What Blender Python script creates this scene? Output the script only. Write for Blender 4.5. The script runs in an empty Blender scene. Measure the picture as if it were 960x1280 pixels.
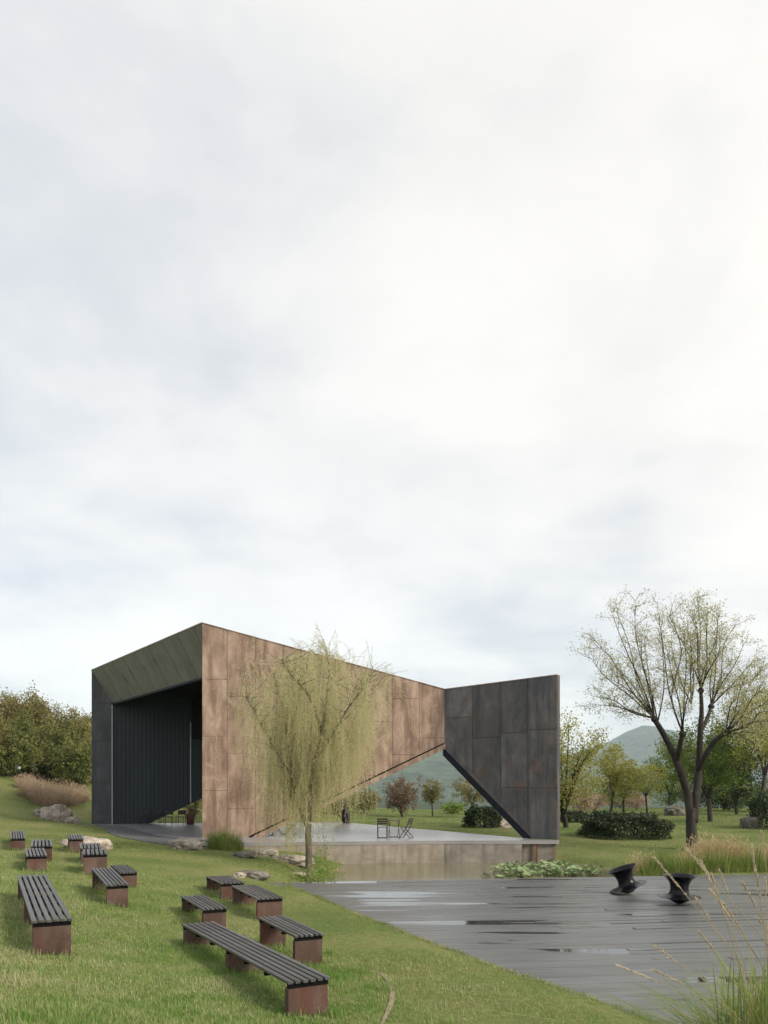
import bpy, bmesh, math, random
import numpy as np
from mathutils import Vector, Matrix, Euler, noise as mnoise

random.seed(7)
rng = np.random.default_rng(7)
scene = bpy.context.scene
C = scene.collection
R = math.radians

# ------------------------------------------------------------------ camera, world, sun, exposure
F = 1000.0            # focal length in photo pixels (960 wide)
CAMZ = 2.0            # camera height above the pavilion floor
HY = 987.0            # horizon row in the photo
cam_d = bpy.data.cameras.new('camera')
cam_d.sensor_fit = 'HORIZONTAL'
cam_d.sensor_width = 36.0
cam_d.lens = 36.0 * F / 960.0
cam_d.shift_y = (HY - 640.0) / 960.0
cam_d.clip_start = 0.1
cam_d.clip_end = 20000
cam = bpy.data.objects.new('camera', cam_d)
cam.location = (0, 0, CAMZ)
cam.rotation_euler = (R(90), 0, 0)
C.objects.link(cam)
scene.camera = cam

SUN_AZ = Vector((0.87, -0.49, 0)).normalized()      # towards the sun, right and behind the camera
SUN_EL = R(34)
w = bpy.data.worlds.new('World')
scene.world = w
w.use_nodes = True
wn = w.node_tree
for n in list(wn.nodes):
    wn.nodes.remove(n)
def wnode(t, **k):
    n = wn.nodes.new(t)
    for a, b in k.items():
        setattr(n, a, b)
    return n
wl = wn.links.new
out = wnode('ShaderNodeOutputWorld')
bg = wnode('ShaderNodeBackground')
wl(bg.outputs[0], out.inputs[0])
sky = wnode('ShaderNodeTexSky')
sky.sky_type = 'NISHITA'
sky.sun_disc = False
sky.sun_elevation = SUN_EL
sky.sun_rotation = math.atan2(SUN_AZ.x, SUN_AZ.y)
tc = wnode('ShaderNodeTexCoord')
sep = wnode('ShaderNodeSeparateXYZ')
wl(tc.outputs['Generated'], sep.inputs[0])
zz = wnode('ShaderNodeMath', operation='MAXIMUM'); wl(sep.outputs[2], zz.inputs[0]); zz.inputs[1].default_value = 0.0
za = wnode('ShaderNodeMath', operation='ADD'); wl(zz.outputs[0], za.inputs[0]); za.inputs[1].default_value = 0.22
px_ = wnode('ShaderNodeMath', operation='DIVIDE'); wl(sep.outputs[0], px_.inputs[0]); wl(za.outputs[0], px_.inputs[1])
py_ = wnode('ShaderNodeMath', operation='DIVIDE'); wl(sep.outputs[1], py_.inputs[0]); wl(za.outputs[0], py_.inputs[1])
cmb = wnode('ShaderNodeCombineXYZ'); wl(px_.outputs[0], cmb.inputs[0]); wl(py_.outputs[0], cmb.inputs[1])
SKX, SKY = 3.1, 1.7
def cloud_noise(scale, detail, off, rough=0.5, dist=0.0):
    mp = wnode('ShaderNodeMapping'); wl(cmb.outputs[0], mp.inputs[0])
    mp.inputs['Location'].default_value = off
    n = wnode('ShaderNodeTexNoise'); wl(mp.outputs[0], n.inputs['Vector'])
    n.inputs['Scale'].default_value = scale
    n.inputs['Detail'].default_value = detail
    n.inputs['Roughness'].default_value = rough
    n.inputs['Distortion'].default_value = dist
    return n
n1 = cloud_noise(0.55, 5.0, (SKX, SKY, 0.0), 0.50, 0.15)
n2 = cloud_noise(2.0, 10.0, (7.3, 2.2, 0.0), 0.56, 0.25)
mixn = wnode('ShaderNodeMath', operation='MULTIPLY_ADD')
wl(n2.outputs[0], mixn.inputs[0]); mixn.inputs[1].default_value = 0.48; wl(n1.outputs[0], mixn.inputs[2])
ramp = wnode('ShaderNodeValToRGB')
wl(mixn.outputs[0], ramp.inputs[0])
cr = ramp.color_ramp
cr.elements[0].position = 0.575; cr.elements[0].color = (0.50, 0.525, 0.57, 1)
cr.elements[1].position = 0.86; cr.elements[1].color = (0.80, 0.795, 0.782, 1)
e = cr.elements.new(0.67); e.color = (0.610, 0.630, 0.664, 1)
e = cr.elements.new(0.75); e.color = (0.72, 0.722, 0.725, 1)
# clouds are brighter and warmer toward the veiled sun
dt = wnode('ShaderNodeVectorMath', operation='DOT_PRODUCT')
wl(tc.outputs['Generated'], dt.inputs[0])
sd = Vector((SUN_AZ.x * math.cos(SUN_EL), SUN_AZ.y * math.cos(SUN_EL), math.sin(SUN_EL)))
dt.inputs[1].default_value = sd
mr = wnode('ShaderNodeMapRange'); wl(dt.outputs['Value'], mr.inputs[0])
mr.inputs[1].default_value = -1.0; mr.inputs[2].default_value = 1.0
mr.inputs[3].default_value = 0.0; mr.inputs[4].default_value = 1.0
wr = wnode('ShaderNodeValToRGB'); wl(mr.outputs[0], wr.inputs[0])
wr.color_ramp.elements[0].color = (0.97, 0.99, 1.02, 1)
wr.color_ramp.elements[1].color = (1.42, 1.34, 1.22, 1)
e = wr.color_ramp.elements.new(0.55); e.color = (1.045, 1.02, 0.985, 1)
mul = wnode('ShaderNodeMix', data_type='RGBA', blend_type='MULTIPLY')
mul.inputs[0].default_value = 1.0
wl(ramp.outputs[0], mul.inputs[6]); wl(wr.outputs[0], mul.inputs[7])
skm = wnode('ShaderNodeMix', data_type='RGBA', blend_type='MULTIPLY')
skm.inputs[0].default_value = 1.0
wl(sky.outputs[0], skm.inputs[6]); skm.inputs[7].default_value = (0.10, 0.10, 0.10, 1)
mx = wnode('ShaderNodeMix', data_type='RGBA')
mx.inputs[0].default_value = 0.90
wl(skm.outputs[2], mx.inputs[6]); wl(mul.outputs[2], mx.inputs[7])
hb = wnode('ShaderNodeMapRange'); wl(sep.outputs[2], hb.inputs[0])
hb.interpolation_type = 'SMOOTHSTEP'
hb.inputs[1].default_value = 0.0; hb.inputs[2].default_value = 0.45; hb.inputs[3].default_value = 1.12; hb.inputs[4].default_value = 1.0
hm = wnode('ShaderNodeVectorMath', operation='SCALE'); wl(mx.outputs[2], hm.inputs[0]); wl(hb.outputs[0], hm.inputs['Scale'])
wl(hm.outputs[0], bg.inputs[0])
bg.inputs[1].default_value = 0.90

sun_d = bpy.data.lights.new('sun', 'SUN')
sun_d.energy = 3.0
sun_d.angle = R(18)
sun_d.color = (1.0, 0.87, 0.70)
sun = bpy.data.objects.new('sun', sun_d)
sun.rotation_euler = (-sd).to_track_quat('-Z', 'Y').to_euler()
sun.location = (30, -30, 40)
C.objects.link(sun)

vs = scene.view_settings
vs.view_transform = 'Standard'
vs.look = 'None'
vs.gamma = 1.0
vs.use_curve_mapping = False
vs.exposure = 0.58
try:
    scene.cycles.use_denoising = True
    scene.cycles.max_bounces = 8
    scene.cycles.transparent_max_bounces = 8
    scene.cycles.volume_bounces = 1
    scene.cycles.caustics_reflective = False
    scene.cycles.caustics_refractive = False
except Exception:
    pass

# ------------------------------------------------------------------ helpers
def U(px, py, Z):
    return Vector(((px - 480.0) / F * Z, Z, CAMZ - (py - HY) / F * Z))

def mesh_obj(name, verts, faces, mat=None, parent=None, smooth=False):
    me = bpy.data.meshes.new(name)
    me.from_pydata([tuple(v) for v in verts], [], [tuple(f) for f in faces])
    me.update()
    if smooth:
        me.polygons.foreach_set('use_smooth', [True] * len(me.polygons))
    o = bpy.data.objects.new(name, me)
    C.objects.link(o)
    if mat:
        me.materials.append(mat)
    if parent:
        o.parent = parent
    return o

def np_obj(name, V, Fc, mat=None, parent=None, smooth=False):
    """V (n,3) array, Fc (m,k) array of equal-sized faces"""
    me = bpy.data.meshes.new(name)
    n, (m, k) = len(V), Fc.shape
    me.vertices.add(n); me.vertices.foreach_set('co', np.asarray(V, np.float32).ravel())
    me.loops.add(m * k); me.loops.foreach_set('vertex_index', np.asarray(Fc, np.int32).ravel())
    me.polygons.add(m)
    me.polygons.foreach_set('loop_start', np.arange(0, m * k, k, dtype=np.int32))
    me.update(calc_edges=True)
    if smooth:
        me.polygons.foreach_set('use_smooth', np.ones(m, bool))
    o = bpy.data.objects.new(name, me)
    C.objects.link(o)
    if mat:
        me.materials.append(mat)
    if parent:
        o.parent = parent
    return o

def tag(o, label, cat, group=None, kind=None):
    o['label'] = label
    o['category'] = cat
    if group:
        o['group'] = group
    if kind:
        o['kind'] = kind
    return o

def struct(o):
    o['kind'] = 'structure'
    return o

def stuff(o, label=None, cat=None):
    o['kind'] = 'stuff'
    if label:
        o['label'] = label; o['category'] = cat
    return o

def thing(name, label, cat, loc=(0, 0, 0), rz=0.0, group=None):
    o = bpy.data.objects.new(name, None)
    o.empty_display_size = 0.2
    C.objects.link(o)
    o.location = loc
    o.rotation_euler = (0, 0, rz)
    return tag(o, label, cat, group)

def copy_tree(o, loc=None, rz=None, label=None, scale=None):
    c = o.copy(); C.objects.link(c)
    for ch in o.children:
        d = ch.copy(); C.objects.link(d); d.parent = c
        for g in ch.children:
            h = g.copy(); C.objects.link(h); h.parent = d
    if loc is not None: c.location = loc
    if rz is not None: c.rotation_euler = (0, 0, rz)
    if label: c['label'] = label
    if scale is not None: c.scale = scale
    return c

class MB:
    def __init__(s): s.v = []; s.f = []
    def add(s, vs_, fs_):
        b = len(s.v); s.v += [tuple(v) for v in vs_]; s.f += [tuple(b + i for i in f) for f in fs_]
    def box(s, c, d, rot=None):
        x, y, z = d[0] / 2, d[1] / 2, d[2] / 2
        vs_ = [Vector((a, b, e)) for a in (-x, x) for b in (-y, y) for e in (-z, z)]
        if rot is not None: vs_ = [rot @ v for v in vs_]
        vs_ = [v + Vector(c) for v in vs_]
        s.add(vs_, [(0, 1, 3, 2), (4, 6, 7, 5), (0, 4, 5, 1), (2, 3, 7, 6), (0, 2, 6, 4), (1, 5, 7, 3)])
    def tube(s, pts, rad, n=6, cap=True):
        pts = [Vector(p) for p in pts]
        if not hasattr(rad, '__len__'): rad = [rad] * len(pts)
        rings = []
        up = None
        for i, p in enumerate(pts):
            a = pts[max(i - 1, 0)]; b = pts[min(i + 1, len(pts) - 1)]
            t = (b - a)
            if t.length < 1e-9: t = Vector((0, 0, 1))
            t.normalize()
            if up is None:
                up = t.orthogonal().normalized()
            up = (up - t * up.dot(t))
            if up.length < 1e-6: up = t.orthogonal()
            up.normalize()
            sd_ = t.cross(up)
            rings.append([p + (up * math.cos(2 * math.pi * k / n) + sd_ * math.sin(2 * math.pi * k / n)) * rad[i] for k in range(n)])
        vs_ = [v for r in rings for v in r]
        fs_ = []
        for i in range(len(pts) - 1):
            for k in range(n):
                fs_.append((i * n + k, i * n + (k + 1) % n, (i + 1) * n + (k + 1) % n, (i + 1) * n + k))
        if cap:
            fs_.append(tuple(range(n - 1, -1, -1)))
            fs_.append(tuple((len(pts) - 1) * n + k for k in range(n)))
        s.add(vs_, fs_)
    def prism(s, poly, z0, z1):
        n = len(poly)
        vs_ = [(p[0], p[1], z0) for p in poly] + [(p[0], p[1], z1) for p in poly]
        fs_ = [tuple(range(n - 1, -1, -1)), tuple(range(n, 2 * n))] + [(i, (i + 1) % n, n + (i + 1) % n, n + i) for i in range(n)]
        s.add(vs_, fs_)
    def lathe(s, prof, n=24, closed=False):
        m = len(prof)
        vs_ = [(r * math.cos(2 * math.pi * k / n), r * math.sin(2 * math.pi * k / n), z) for r, z in prof for k in range(n)]
        fs_ = []
        for i in range(m - 1):
            for k in range(n):
                fs_.append((i * n + k, i * n + (k + 1) % n, (i + 1) * n + (k + 1) % n, (i + 1) * n + k))
        s.add(vs_, fs_)
    def build(s, name, mat, parent=None, smooth=False, bevel=0.0):
        o = mesh_obj(name, s.v, s.f, mat, parent, smooth)
        if bevel:
            m = o.modifiers.new('bevel', 'BEVEL'); m.width = bevel; m.segments = 2; m.limit_method = 'ANGLE'
        return o

# ------------------------------------------------------------------ materials
def new_mat(name):
    m = bpy.data.materials.new(name); m.use_nodes = True
    nt = m.node_tree
    b = nt.nodes['Principled BSDF']
    return m, nt, b

def nd(nt, t, **k):
    n = nt.nodes.new(t)
    for a, b in k.items(): setattr(n, a, b)
    return n

def ramp_node(nt, fac, stops):
    r = nd(nt, 'ShaderNodeValToRGB')
    nt.links.new(fac, r.inputs[0])
    el = r.color_ramp.elements
    el[0].position, el[0].color = stops[0][0], (*stops[0][1], 1)
    el[1].position, el[1].color = stops[-1][0], (*stops[-1][1], 1)
    for p, c in stops[1:-1]:
        q = el.new(p); q.color = (*c, 1)
    return r

def noise_node(nt, scale, detail=5, rough=0.55, stretch=(1, 1, 1), coord='Object', dist=0.0, off=(0, 0, 0)):
    if coord == 'Position':
        g = nd(nt, 'ShaderNodeNewGeometry'); src = g.outputs['Position']
    else:
        t = nd(nt, 'ShaderNodeTexCoord'); src = t.outputs[coord]
    mp = nd(nt, 'ShaderNodeMapping'); nt.links.new(src, mp.inputs[0])
    mp.inputs['Scale'].default_value = stretch
    mp.inputs['Location'].default_value = off
    n = nd(nt, 'ShaderNodeTexNoise'); nt.links.new(mp.outputs[0], n.inputs['Vector'])
    n.inputs['Scale'].default_value = scale; n.inputs['Detail'].default_value = detail
    n.inputs['Roughness'].default_value = rough; n.inputs['Distortion'].default_value = dist
    return n

def mixc(nt, fac, a, b, mode='MIX'):
    m = nd(nt, 'ShaderNodeMix', data_type='RGBA', blend_type=mode)
    if hasattr(fac, 'default_value'): nt.links.new(fac, m.inputs[0])
    else: m.inputs[0].default_value = fac
    for i, x in ((6, a), (7, b)):
        if hasattr(x, 'default_value'): nt.links.new(x, m.inputs[i])
        else: m.inputs[i].default_value = (*x, 1)
    return m.outputs[2]

def bump(nt, b, h, strength=0.3, dist=0.02):
    n = nd(nt, 'ShaderNodeBump'); n.inputs['Strength'].default_value = strength; n.inputs['Distance'].default_value = dist
    nt.links.new(h, n.inputs['Height']); nt.links.new(n.outputs[0], b.inputs['Normal'])

def simple_mat(name, stops, scale=4, rough=0.7, stretch=(1, 1, 1), bmp=0.2, bd=0.01, coord='Position', detail=6, spec=0.5, metallic=0.0, objvar=0.0):
    m, nt, b = new_mat(name)
    n = noise_node(nt, scale, detail, 0.6, stretch, coord)
    r = ramp_node(nt, n.outputs[0], stops)
    col = r.outputs[0]
    if objvar:
        oi = nd(nt, 'ShaderNodeObjectInfo')
        mrn = nd(nt, 'ShaderNodeMapRange'); nt.links.new(oi.outputs['Random'], mrn.inputs[0])
        mrn.inputs[3].default_value = 1 - objvar; mrn.inputs[4].default_value = 1 + objvar
        h = nd(nt, 'ShaderNodeHueSaturation'); nt.links.new(mrn.outputs[0], h.inputs['Value']); nt.links.new(col, h.inputs['Color'])
        col = h.outputs[0]
    nt.links.new(col, b.inputs['Base Color'])
    b.inputs['Roughness'].default_value = rough
    b.inputs['Metallic'].default_value = metallic
    b.inputs['Specular IOR Level'].default_value = spec
    if bmp: bump(nt, b, n.outputs[0], bmp, bd)
    return m

def corten_mat(name, dark, mid, light, streak, streak_amt, rust, rust_amt, rough=0.62, objvar=0.12):
    m, nt, b = new_mat(name)
    n1_ = noise_node(nt, 1.7, 10, 0.68, (1, 1, 0.55), 'Position', 0.5)
    n2_ = noise_node(nt, 2.8, 7, 0.58, (1, 1, 0.11), 'Position', 0.3)         # vertical water streaks
    n3_ = noise_node(nt, 0.9, 6, 0.7, (1, 1, 0.8), 'Position', 0.8, (9, 3, 5))
    n4_ = noise_node(nt, 38, 3, 0.6, (1, 1, 1), 'Position')
    base = ramp_node(nt, n1_.outputs[0], [(0.30, dark), (0.50, mid), (0.70, light)]).outputs[0]
    sf = ramp_node(nt, n2_.outputs[0], [(0.47, (0, 0, 0)), (0.62, (streak_amt,) * 3)]).outputs[0]
    col = mixc(nt, sf, base, streak)
    rf = ramp_node(nt, n3_.outputs[0], [(0.55, (0, 0, 0)), (0.68, (rust_amt,) * 3)]).outputs[0]
    col = mixc(nt, rf, col, rust)
    fine = ramp_node(nt, n4_.outputs[0], [(0.3, (0.82, 0.82, 0.82)), (0.7, (1.12, 1.12, 1.12))]).outputs[0]
    col = mixc(nt, 1.0, col, fine, 'MULTIPLY')
    oi = nd(nt, 'ShaderNodeObjectInfo')
    mrn = nd(nt, 'ShaderNodeMapRange'); nt.links.new(oi.outputs['Random'], mrn.inputs[0])
    mrn.inputs[3].default_value = 1 - objvar; mrn.inputs[4].default_value = 1 + objvar
    h = nd(nt, 'ShaderNodeHueSaturation'); nt.links.new(mrn.outputs[0], h.inputs['Value']); nt.links.new(col, h.inputs['Color'])
    nt.links.new(h.outputs[0], b.inputs['Base Color'])
    rr = nd(nt, 'ShaderNodeMapRange'); nt.links.new(n1_.outputs[0], rr.inputs[0])
    rr.inputs[3].default_value = rough - 0.15; rr.inputs[4].default_value = rough + 0.15
    nt.links.new(rr.outputs[0], b.inputs['Roughness'])
    b.inputs['Specular IOR Level'].default_value = 0.35
    bump(nt, b, n4_.outputs[0], 0.15, 0.004)
    return m

def leaf_mat(name, cols, trans=0.35, rough=0.6):
    m, nt, b = new_mat(name)
    g = nd(nt, 'ShaderNodeNewGeometry')
    nz = noise_node(nt, 0.9, 3, 0.5, (1, 1, 1), 'Object')
    ad = nd(nt, 'ShaderNodeMath', operation='MULTIPLY_ADD')
    nt.links.new(g.outputs['Random Per Island'], ad.inputs[0]); ad.inputs[1].default_value = 0.55
    sb = nd(nt, 'ShaderNodeMath', operation='MULTIPLY_ADD')
    nt.links.new(nz.outputs[0], sb.inputs[0]); sb.inputs[1].default_value = 1.5; sb.inputs[2].default_value = -0.52
    nt.links.new(sb.outputs[0], ad.inputs[2])
    k = len(cols)
    r = ramp_node(nt, ad.outputs[0], [(0.05 + 0.9 * i / (k - 1), c) for i, c in enumerate(cols)])
    nt.links.new(r.outputs[0], b.inputs['Base Color'])
    b.inputs['Roughness'].default_value = rough
    b.inputs['Specular IOR Level'].default_value = 0.25
    t = nd(nt, 'ShaderNodeBsdfTranslucent'); nt.links.new(r.outputs[0], t.inputs[0])
    mxs = nd(nt, 'ShaderNodeMixShader'); mxs.inputs[0].default_value = trans
    nt.links.new(b.outputs[0], mxs.inputs[1]); nt.links.new(t.outputs[0], mxs.inputs[2])
    o = [n for n in nt.nodes if n.type == 'OUTPUT_MATERIAL'][0]
    nt.links.new(mxs.outputs[0], o.inputs[0])
    return m

M = {}
M['corten_brown'] = corten_mat('weathered steel brown', (0.150, 0.098, 0.072), (0.295, 0.210, 0.162), (0.43, 0.330, 0.265), (0.140, 0.088, 0.066), 0.75, (0.46, 0.355, 0.29), 0.6, 0.62, 0.05)  # brown patina of the long wall, the steel's own colour
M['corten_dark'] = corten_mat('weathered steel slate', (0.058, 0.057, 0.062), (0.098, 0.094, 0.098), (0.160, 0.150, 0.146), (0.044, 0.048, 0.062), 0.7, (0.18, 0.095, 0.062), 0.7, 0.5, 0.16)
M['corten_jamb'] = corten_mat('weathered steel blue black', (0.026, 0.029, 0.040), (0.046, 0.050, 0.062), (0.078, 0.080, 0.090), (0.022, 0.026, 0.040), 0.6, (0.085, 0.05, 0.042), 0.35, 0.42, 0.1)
M['bench_steel'] = corten_mat('bench rusted steel', (0.038, 0.022, 0.017), (0.080, 0.050, 0.041), (0.140, 0.100, 0.085), (0.085, 0.030, 0.021), 0.7, (0.055, 0.024, 0.018), 0.6, 0.65, 0.15)
M['rust_seam'] = simple_mat('rusty seam', [(0.3, (0.16, 0.075, 0.045)), (0.7, (0.27, 0.14, 0.09))], 5, 0.9, bmp=0)
M['shoe'] = simple_mat('rust streaked shoe', [(0.3, (0.030, 0.020, 0.018)), (0.5, (0.085, 0.040, 0.020)), (0.7, (0.20, 0.14, 0.10))], 9, 0.8, (1, 1, 0.06), bmp=0)
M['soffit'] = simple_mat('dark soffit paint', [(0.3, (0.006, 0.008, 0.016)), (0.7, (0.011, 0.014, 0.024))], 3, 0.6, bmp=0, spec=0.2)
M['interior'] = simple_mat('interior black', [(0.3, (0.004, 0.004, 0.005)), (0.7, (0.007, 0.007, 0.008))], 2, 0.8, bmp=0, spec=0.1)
M['cladding'] = simple_mat('ribbed dark cladding', [(0.3, (0.016, 0.024, 0.032)), (0.7, (0.024, 0.034, 0.044))], 1.2, 0.5, (1, 1, 0.2), bmp=0, spec=0.25)
M['fascia'] = simple_mat('fascia green grey board', [(0.3, (0.130, 0.132, 0.120)), (0.55, (0.158, 0.160, 0.147)), (0.75, (0.190, 0.190, 0.175))], 2.0, 0.5, (1, 1, 1), bmp=0.05, objvar=0.09)
M['trim'] = simple_mat('pale metal trim', [(0.3, (0.30, 0.31, 0.32)), (0.7, (0.42, 0.43, 0.44))], 3, 0.35, bmp=0)
M['roofing'] = simple_mat('roof membrane', [(0.3, (0.05, 0.05, 0.05)), (0.7, (0.09, 0.09, 0.09))], 3, 0.8)
M['black_metal'] = simple_mat('black coated metal', [(0.3, (0.008, 0.008, 0.008)), (0.7, (0.016, 0.015, 0.015))], 5, 0.5, bmp=0, spec=0.25)
M['chair_brown'] = simple_mat('dark brown metal', [(0.3, (0.030, 0.022, 0.020)), (0.7, (0.05, 0.038, 0.034))], 5, 0.5, bmp=0)
M['planter'] = simple_mat('rust red planter', [(0.3, (0.09, 0.025, 0.018)), (0.7, (0.15, 0.045, 0.03))], 4, 0.6, bmp=0.1)

# black rotationally moulded seats
m, nt, b = new_mat('black moulded plastic')
n = noise_node(nt, 220, 2, 0.5, (1, 1, 1), 'Object')
b.inputs['Base Color'].default_value = (0.0035, 0.004, 0.006, 1); b.inputs['Roughness'].default_value = 0.27; b.inputs['Specular IOR Level'].default_value = 0.22
bump(nt, b, n.outputs[0], 0.12, 0.001)
M['spun'] = m

# timber slats of the benches: dark weathered with pale worn tops
m, nt, b = new_mat('bench slat timber')
n = noise_node(nt, 3, 6, 0.6, (1, 14, 14), 'Object')
r = ramp_node(nt, n.outputs[0], [(0.3, (0.040, 0.040, 0.043)), (0.55, (0.075, 0.075, 0.080)), (0.75, (0.13, 0.13, 0.137))])
oi = nd(nt, 'ShaderNodeObjectInfo')
mrn = nd(nt, 'ShaderNodeMapRange'); nt.links.new(oi.outputs['Random'], mrn.inputs[0]); mrn.inputs[3].default_value = 0.65; mrn.inputs[4].default_value = 1.3
h = nd(nt, 'ShaderNodeHueSaturation'); nt.links.new(mrn.outputs[0], h.inputs['Value']); nt.links.new(r.outputs[0], h.inputs['Color'])
nt.links.new(h.outputs[0], b.inputs['Base Color']); b.inputs['Roughness'].default_value = 0.42
bump(nt, b, n.outputs[0], 0.3, 0.004)
M['slat'] = m

# wet deck planks
m, nt, b = new_mat('wet deck plank')
ga = -math.atan(0.149)
n = noise_node(nt, 2.2, 7, 0.62, (0.5, 9, 1), 'Position')
n_b = noise_node(nt, 0.32, 4, 0.5, (0.5, 1.6, 1), 'Position', 0.6)
r = ramp_node(nt, n.outputs[0], [(0.28, (0.070, 0.075, 0.079)), (0.5, (0.102, 0.108, 0.113)), (0.75, (0.138, 0.144, 0.148))])
oi = nd(nt, 'ShaderNodeObjectInfo')
mrn = nd(nt, 'ShaderNodeMapRange'); nt.links.new(oi.outputs['Random'], mrn.inputs[0]); mrn.inputs[3].default_value = 0.90; mrn.inputs[4].default_value = 1.10
h = nd(nt, 'ShaderNodeHueSaturation'); nt.links.new(mrn.outputs[0], h.inputs['Value']); nt.links.new(r.outputs[0], h.inputs['Color'])
# puddles: long shallow pools lying along the planks
n_p = noise_node(nt, 0.55, 5, 0.55, (0.42, 4.2, 1), 'Position', 0.3, (0.0, 3.6, 0))
acc = n_p.outputs[0]
for (bx0, by0, rx0, ry0, am) in ((0.1, 19.9, 1.25, 2.3, .185), (0.9, 16.6, 1.1, 0.8, .14), (2.6, 14.6, 1.3, .5, .12), (3.3, 12.9, 1.2, .35, .12)):
    gp = nd(nt, 'ShaderNodeNewGeometry'); mpp = nd(nt, 'ShaderNodeMapping'); nt.links.new(gp.outputs['Position'], mpp.inputs[0])
    mpp.vector_type = 'POINT'; mpp.inputs['Scale'].default_value = (1 / rx0, 1 / ry0, 0); mpp.inputs['Location'].default_value = (-bx0 / rx0, -by0 / ry0, 0)
    ln_ = nd(nt, 'ShaderNodeVectorMath', operation='LENGTH'); nt.links.new(mpp.outputs[0], ln_.inputs[0])
    mm = nd(nt, 'ShaderNodeMapRange'); mm.interpolation_type = 'SMOOTHSTEP'; nt.links.new(ln_.outputs['Value'], mm.inputs[0])
    mm.inputs[1].default_value = 1.15; mm.inputs[2].default_value = 0.25; mm.inputs[3].default_value = 0; mm.inputs[4].default_value = am
    aa = nd(nt, 'ShaderNodeMath', operation='ADD'); nt.links.new(acc, aa.inputs[0]); nt.links.new(mm.outputs[0], aa.inputs[1]); acc = aa.outputs[0]
pud = ramp_node(nt, acc, [(0.60, (0, 0, 0)), (0.645, (1, 1, 1))])
wet = ramp_node(nt, n_b.outputs[0], [(0.35, (0.46, 0.46, 0.46)), (0.65, (0.34, 0.34, 0.34))])
rg = mixc(nt, pud.outputs[0], wet.outputs[0], (0.035, 0.035, 0.035))
nt.links.new(rg, b.inputs['Roughness'])
cw = mixc(nt, pud.outputs[0], h.outputs[0], (0.035, 0.036, 0.037))
nt.links.new(cw, b.inputs['Base Color'])
b.inputs['Specular IOR Level'].default_value = 0.5
bn = nd(nt, 'ShaderNodeBump'); bn.inputs['Distance'].default_value = 0.004
inv = nd(nt, 'ShaderNodeMath', operation='MULTIPLY_ADD'); nt.links.new(pud.outputs[0], inv.inputs[0]); inv.inputs[1].default_value = -0.34; inv.inputs[2].default_value = 0.35
nt.links.new(inv.outputs[0], bn.inputs['Strength']); nt.links.new(n.outputs[0], bn.inputs['Height']); nt.links.new(bn.outputs[0], b.inputs['Normal'])
M['plank'] = m

# polished wet slab, board marked concrete
m, nt, b = new_mat('wet slab concrete')
n = noise_node(nt, 0.5, 6, 0.6, (1, 1, 1), 'Position', 0.4)
r = ramp_node(nt, n.outputs[0], [(0.3, (0.20, 0.20, 0.212)), (0.7, (0.28, 0.28, 0.292))])
nt.links.new(r.outputs[0], b.inputs['Base Color'])
r2 = ramp_node(nt, n.outputs[0], [(0.35, (0.27, 0.27, 0.27)), (0.65, (0.33, 0.33, 0.33))])
nt.links.new(r2.outputs[0], b.inputs['Roughness'])
M['slab'] = m
def concrete(name, a, b_, c, stain):
    m, nt, b = new_mat(name)
    n1_ = noise_node(nt, 1.6, 8, 0.65, (1, 1, 1.4), 'Position', 0.3)
    n2_ = noise_node(nt, 4.0, 5, 0.55, (1, 1, 0.10), 'Position')
    r = ramp_node(nt, n1_.outputs[0], [(0.3, a), (0.5, b_), (0.72, c)]).outputs[0]
    s = ramp_node(nt, n2_.outputs[0], [(0.5, (0, 0, 0)), (0.66, (0.6, 0.6, 0.6))]).outputs[0]
    nt.links.new(mixc(nt, s, r, stain), b.inputs['Base Color'])
    b.inputs['Roughness'].default_value = 0.8
    bump(nt, b, n1_.outputs[0], 0.25, 0.02)
    return m
M['conc_pale'] = concrete('stained pale concrete', (0.18, 0.158, 0.130), (0.275, 0.245, 0.205), (0.36, 0.325, 0.28), (0.145, 0.125, 0.10))
M['conc_dark'] = concrete('stained dark concrete', (0.13, 0.125, 0.11), (0.20, 0.19, 0.17), (0.27, 0.255, 0.23), (0.09, 0.085, 0.075))
M['conc_rust'] = concrete('rust streaked concrete', (0.11, 0.10, 0.09), (0.17, 0.155, 0.14), (0.22, 0.205, 0.18), (0.115, 0.058, 0.030))

# water
m, nt, b = new_mat('pond water')
b.inputs['Base Color'].default_value = (0.150, 0.145, 0.090, 1)
b.inputs['Roughness'].default_value = 0.12; b.inputs['Specular IOR Level'].default_value = 0.35
n = noise_node(nt, 3.0, 3, 0.5, (1, 1, 1), 'Position')
bump(nt, b, n.outputs[0], 0.06, 0.02)
M['water'] = m

# lawn ground
m, nt, b = new_mat('lawn soil and turf')
n1_ = noise_node(nt, 0.35, 5, 0.55, (1, 1, 1), 'Position')
n2_ = noise_node(nt, 9, 6, 0.7, (1, 1, 1), 'Position')
r = ramp_node(nt, n1_.outputs[0], [(0.35, (0.095, 0.135, 0.040)), (0.5, (0.145, 0.170, 0.060)), (0.68, (0.19, 0.195, 0.085))]).outputs[0]
f_ = ramp_node(nt, n2_.outputs[0], [(0.3, (0.62, 0.62, 0.62)), (0.7, (1.2, 1.2, 1.2))]).outputs[0]
gq = nd(nt, 'ShaderNodeNewGeometry'); sq = nd(nt, 'ShaderNodeSeparateXYZ'); nt.links.new(gq.outputs['Position'], sq.inputs[0])
mq = nd(nt, 'ShaderNodeMapRange'); nt.links.new(sq.outputs[1], mq.inputs[0]); mq.inputs[1].default_value = 88; mq.inputs[2].default_value = 105
lawn_c = mixc(nt, 1.0, r, f_, 'MULTIPLY')
nt.links.new(mixc(nt, mq.outputs[0], lawn_c, (0.035, 0.055, 0.028)), b.inputs['Base Color'])
b.inputs['Roughness'].default_value = 0.95
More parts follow.
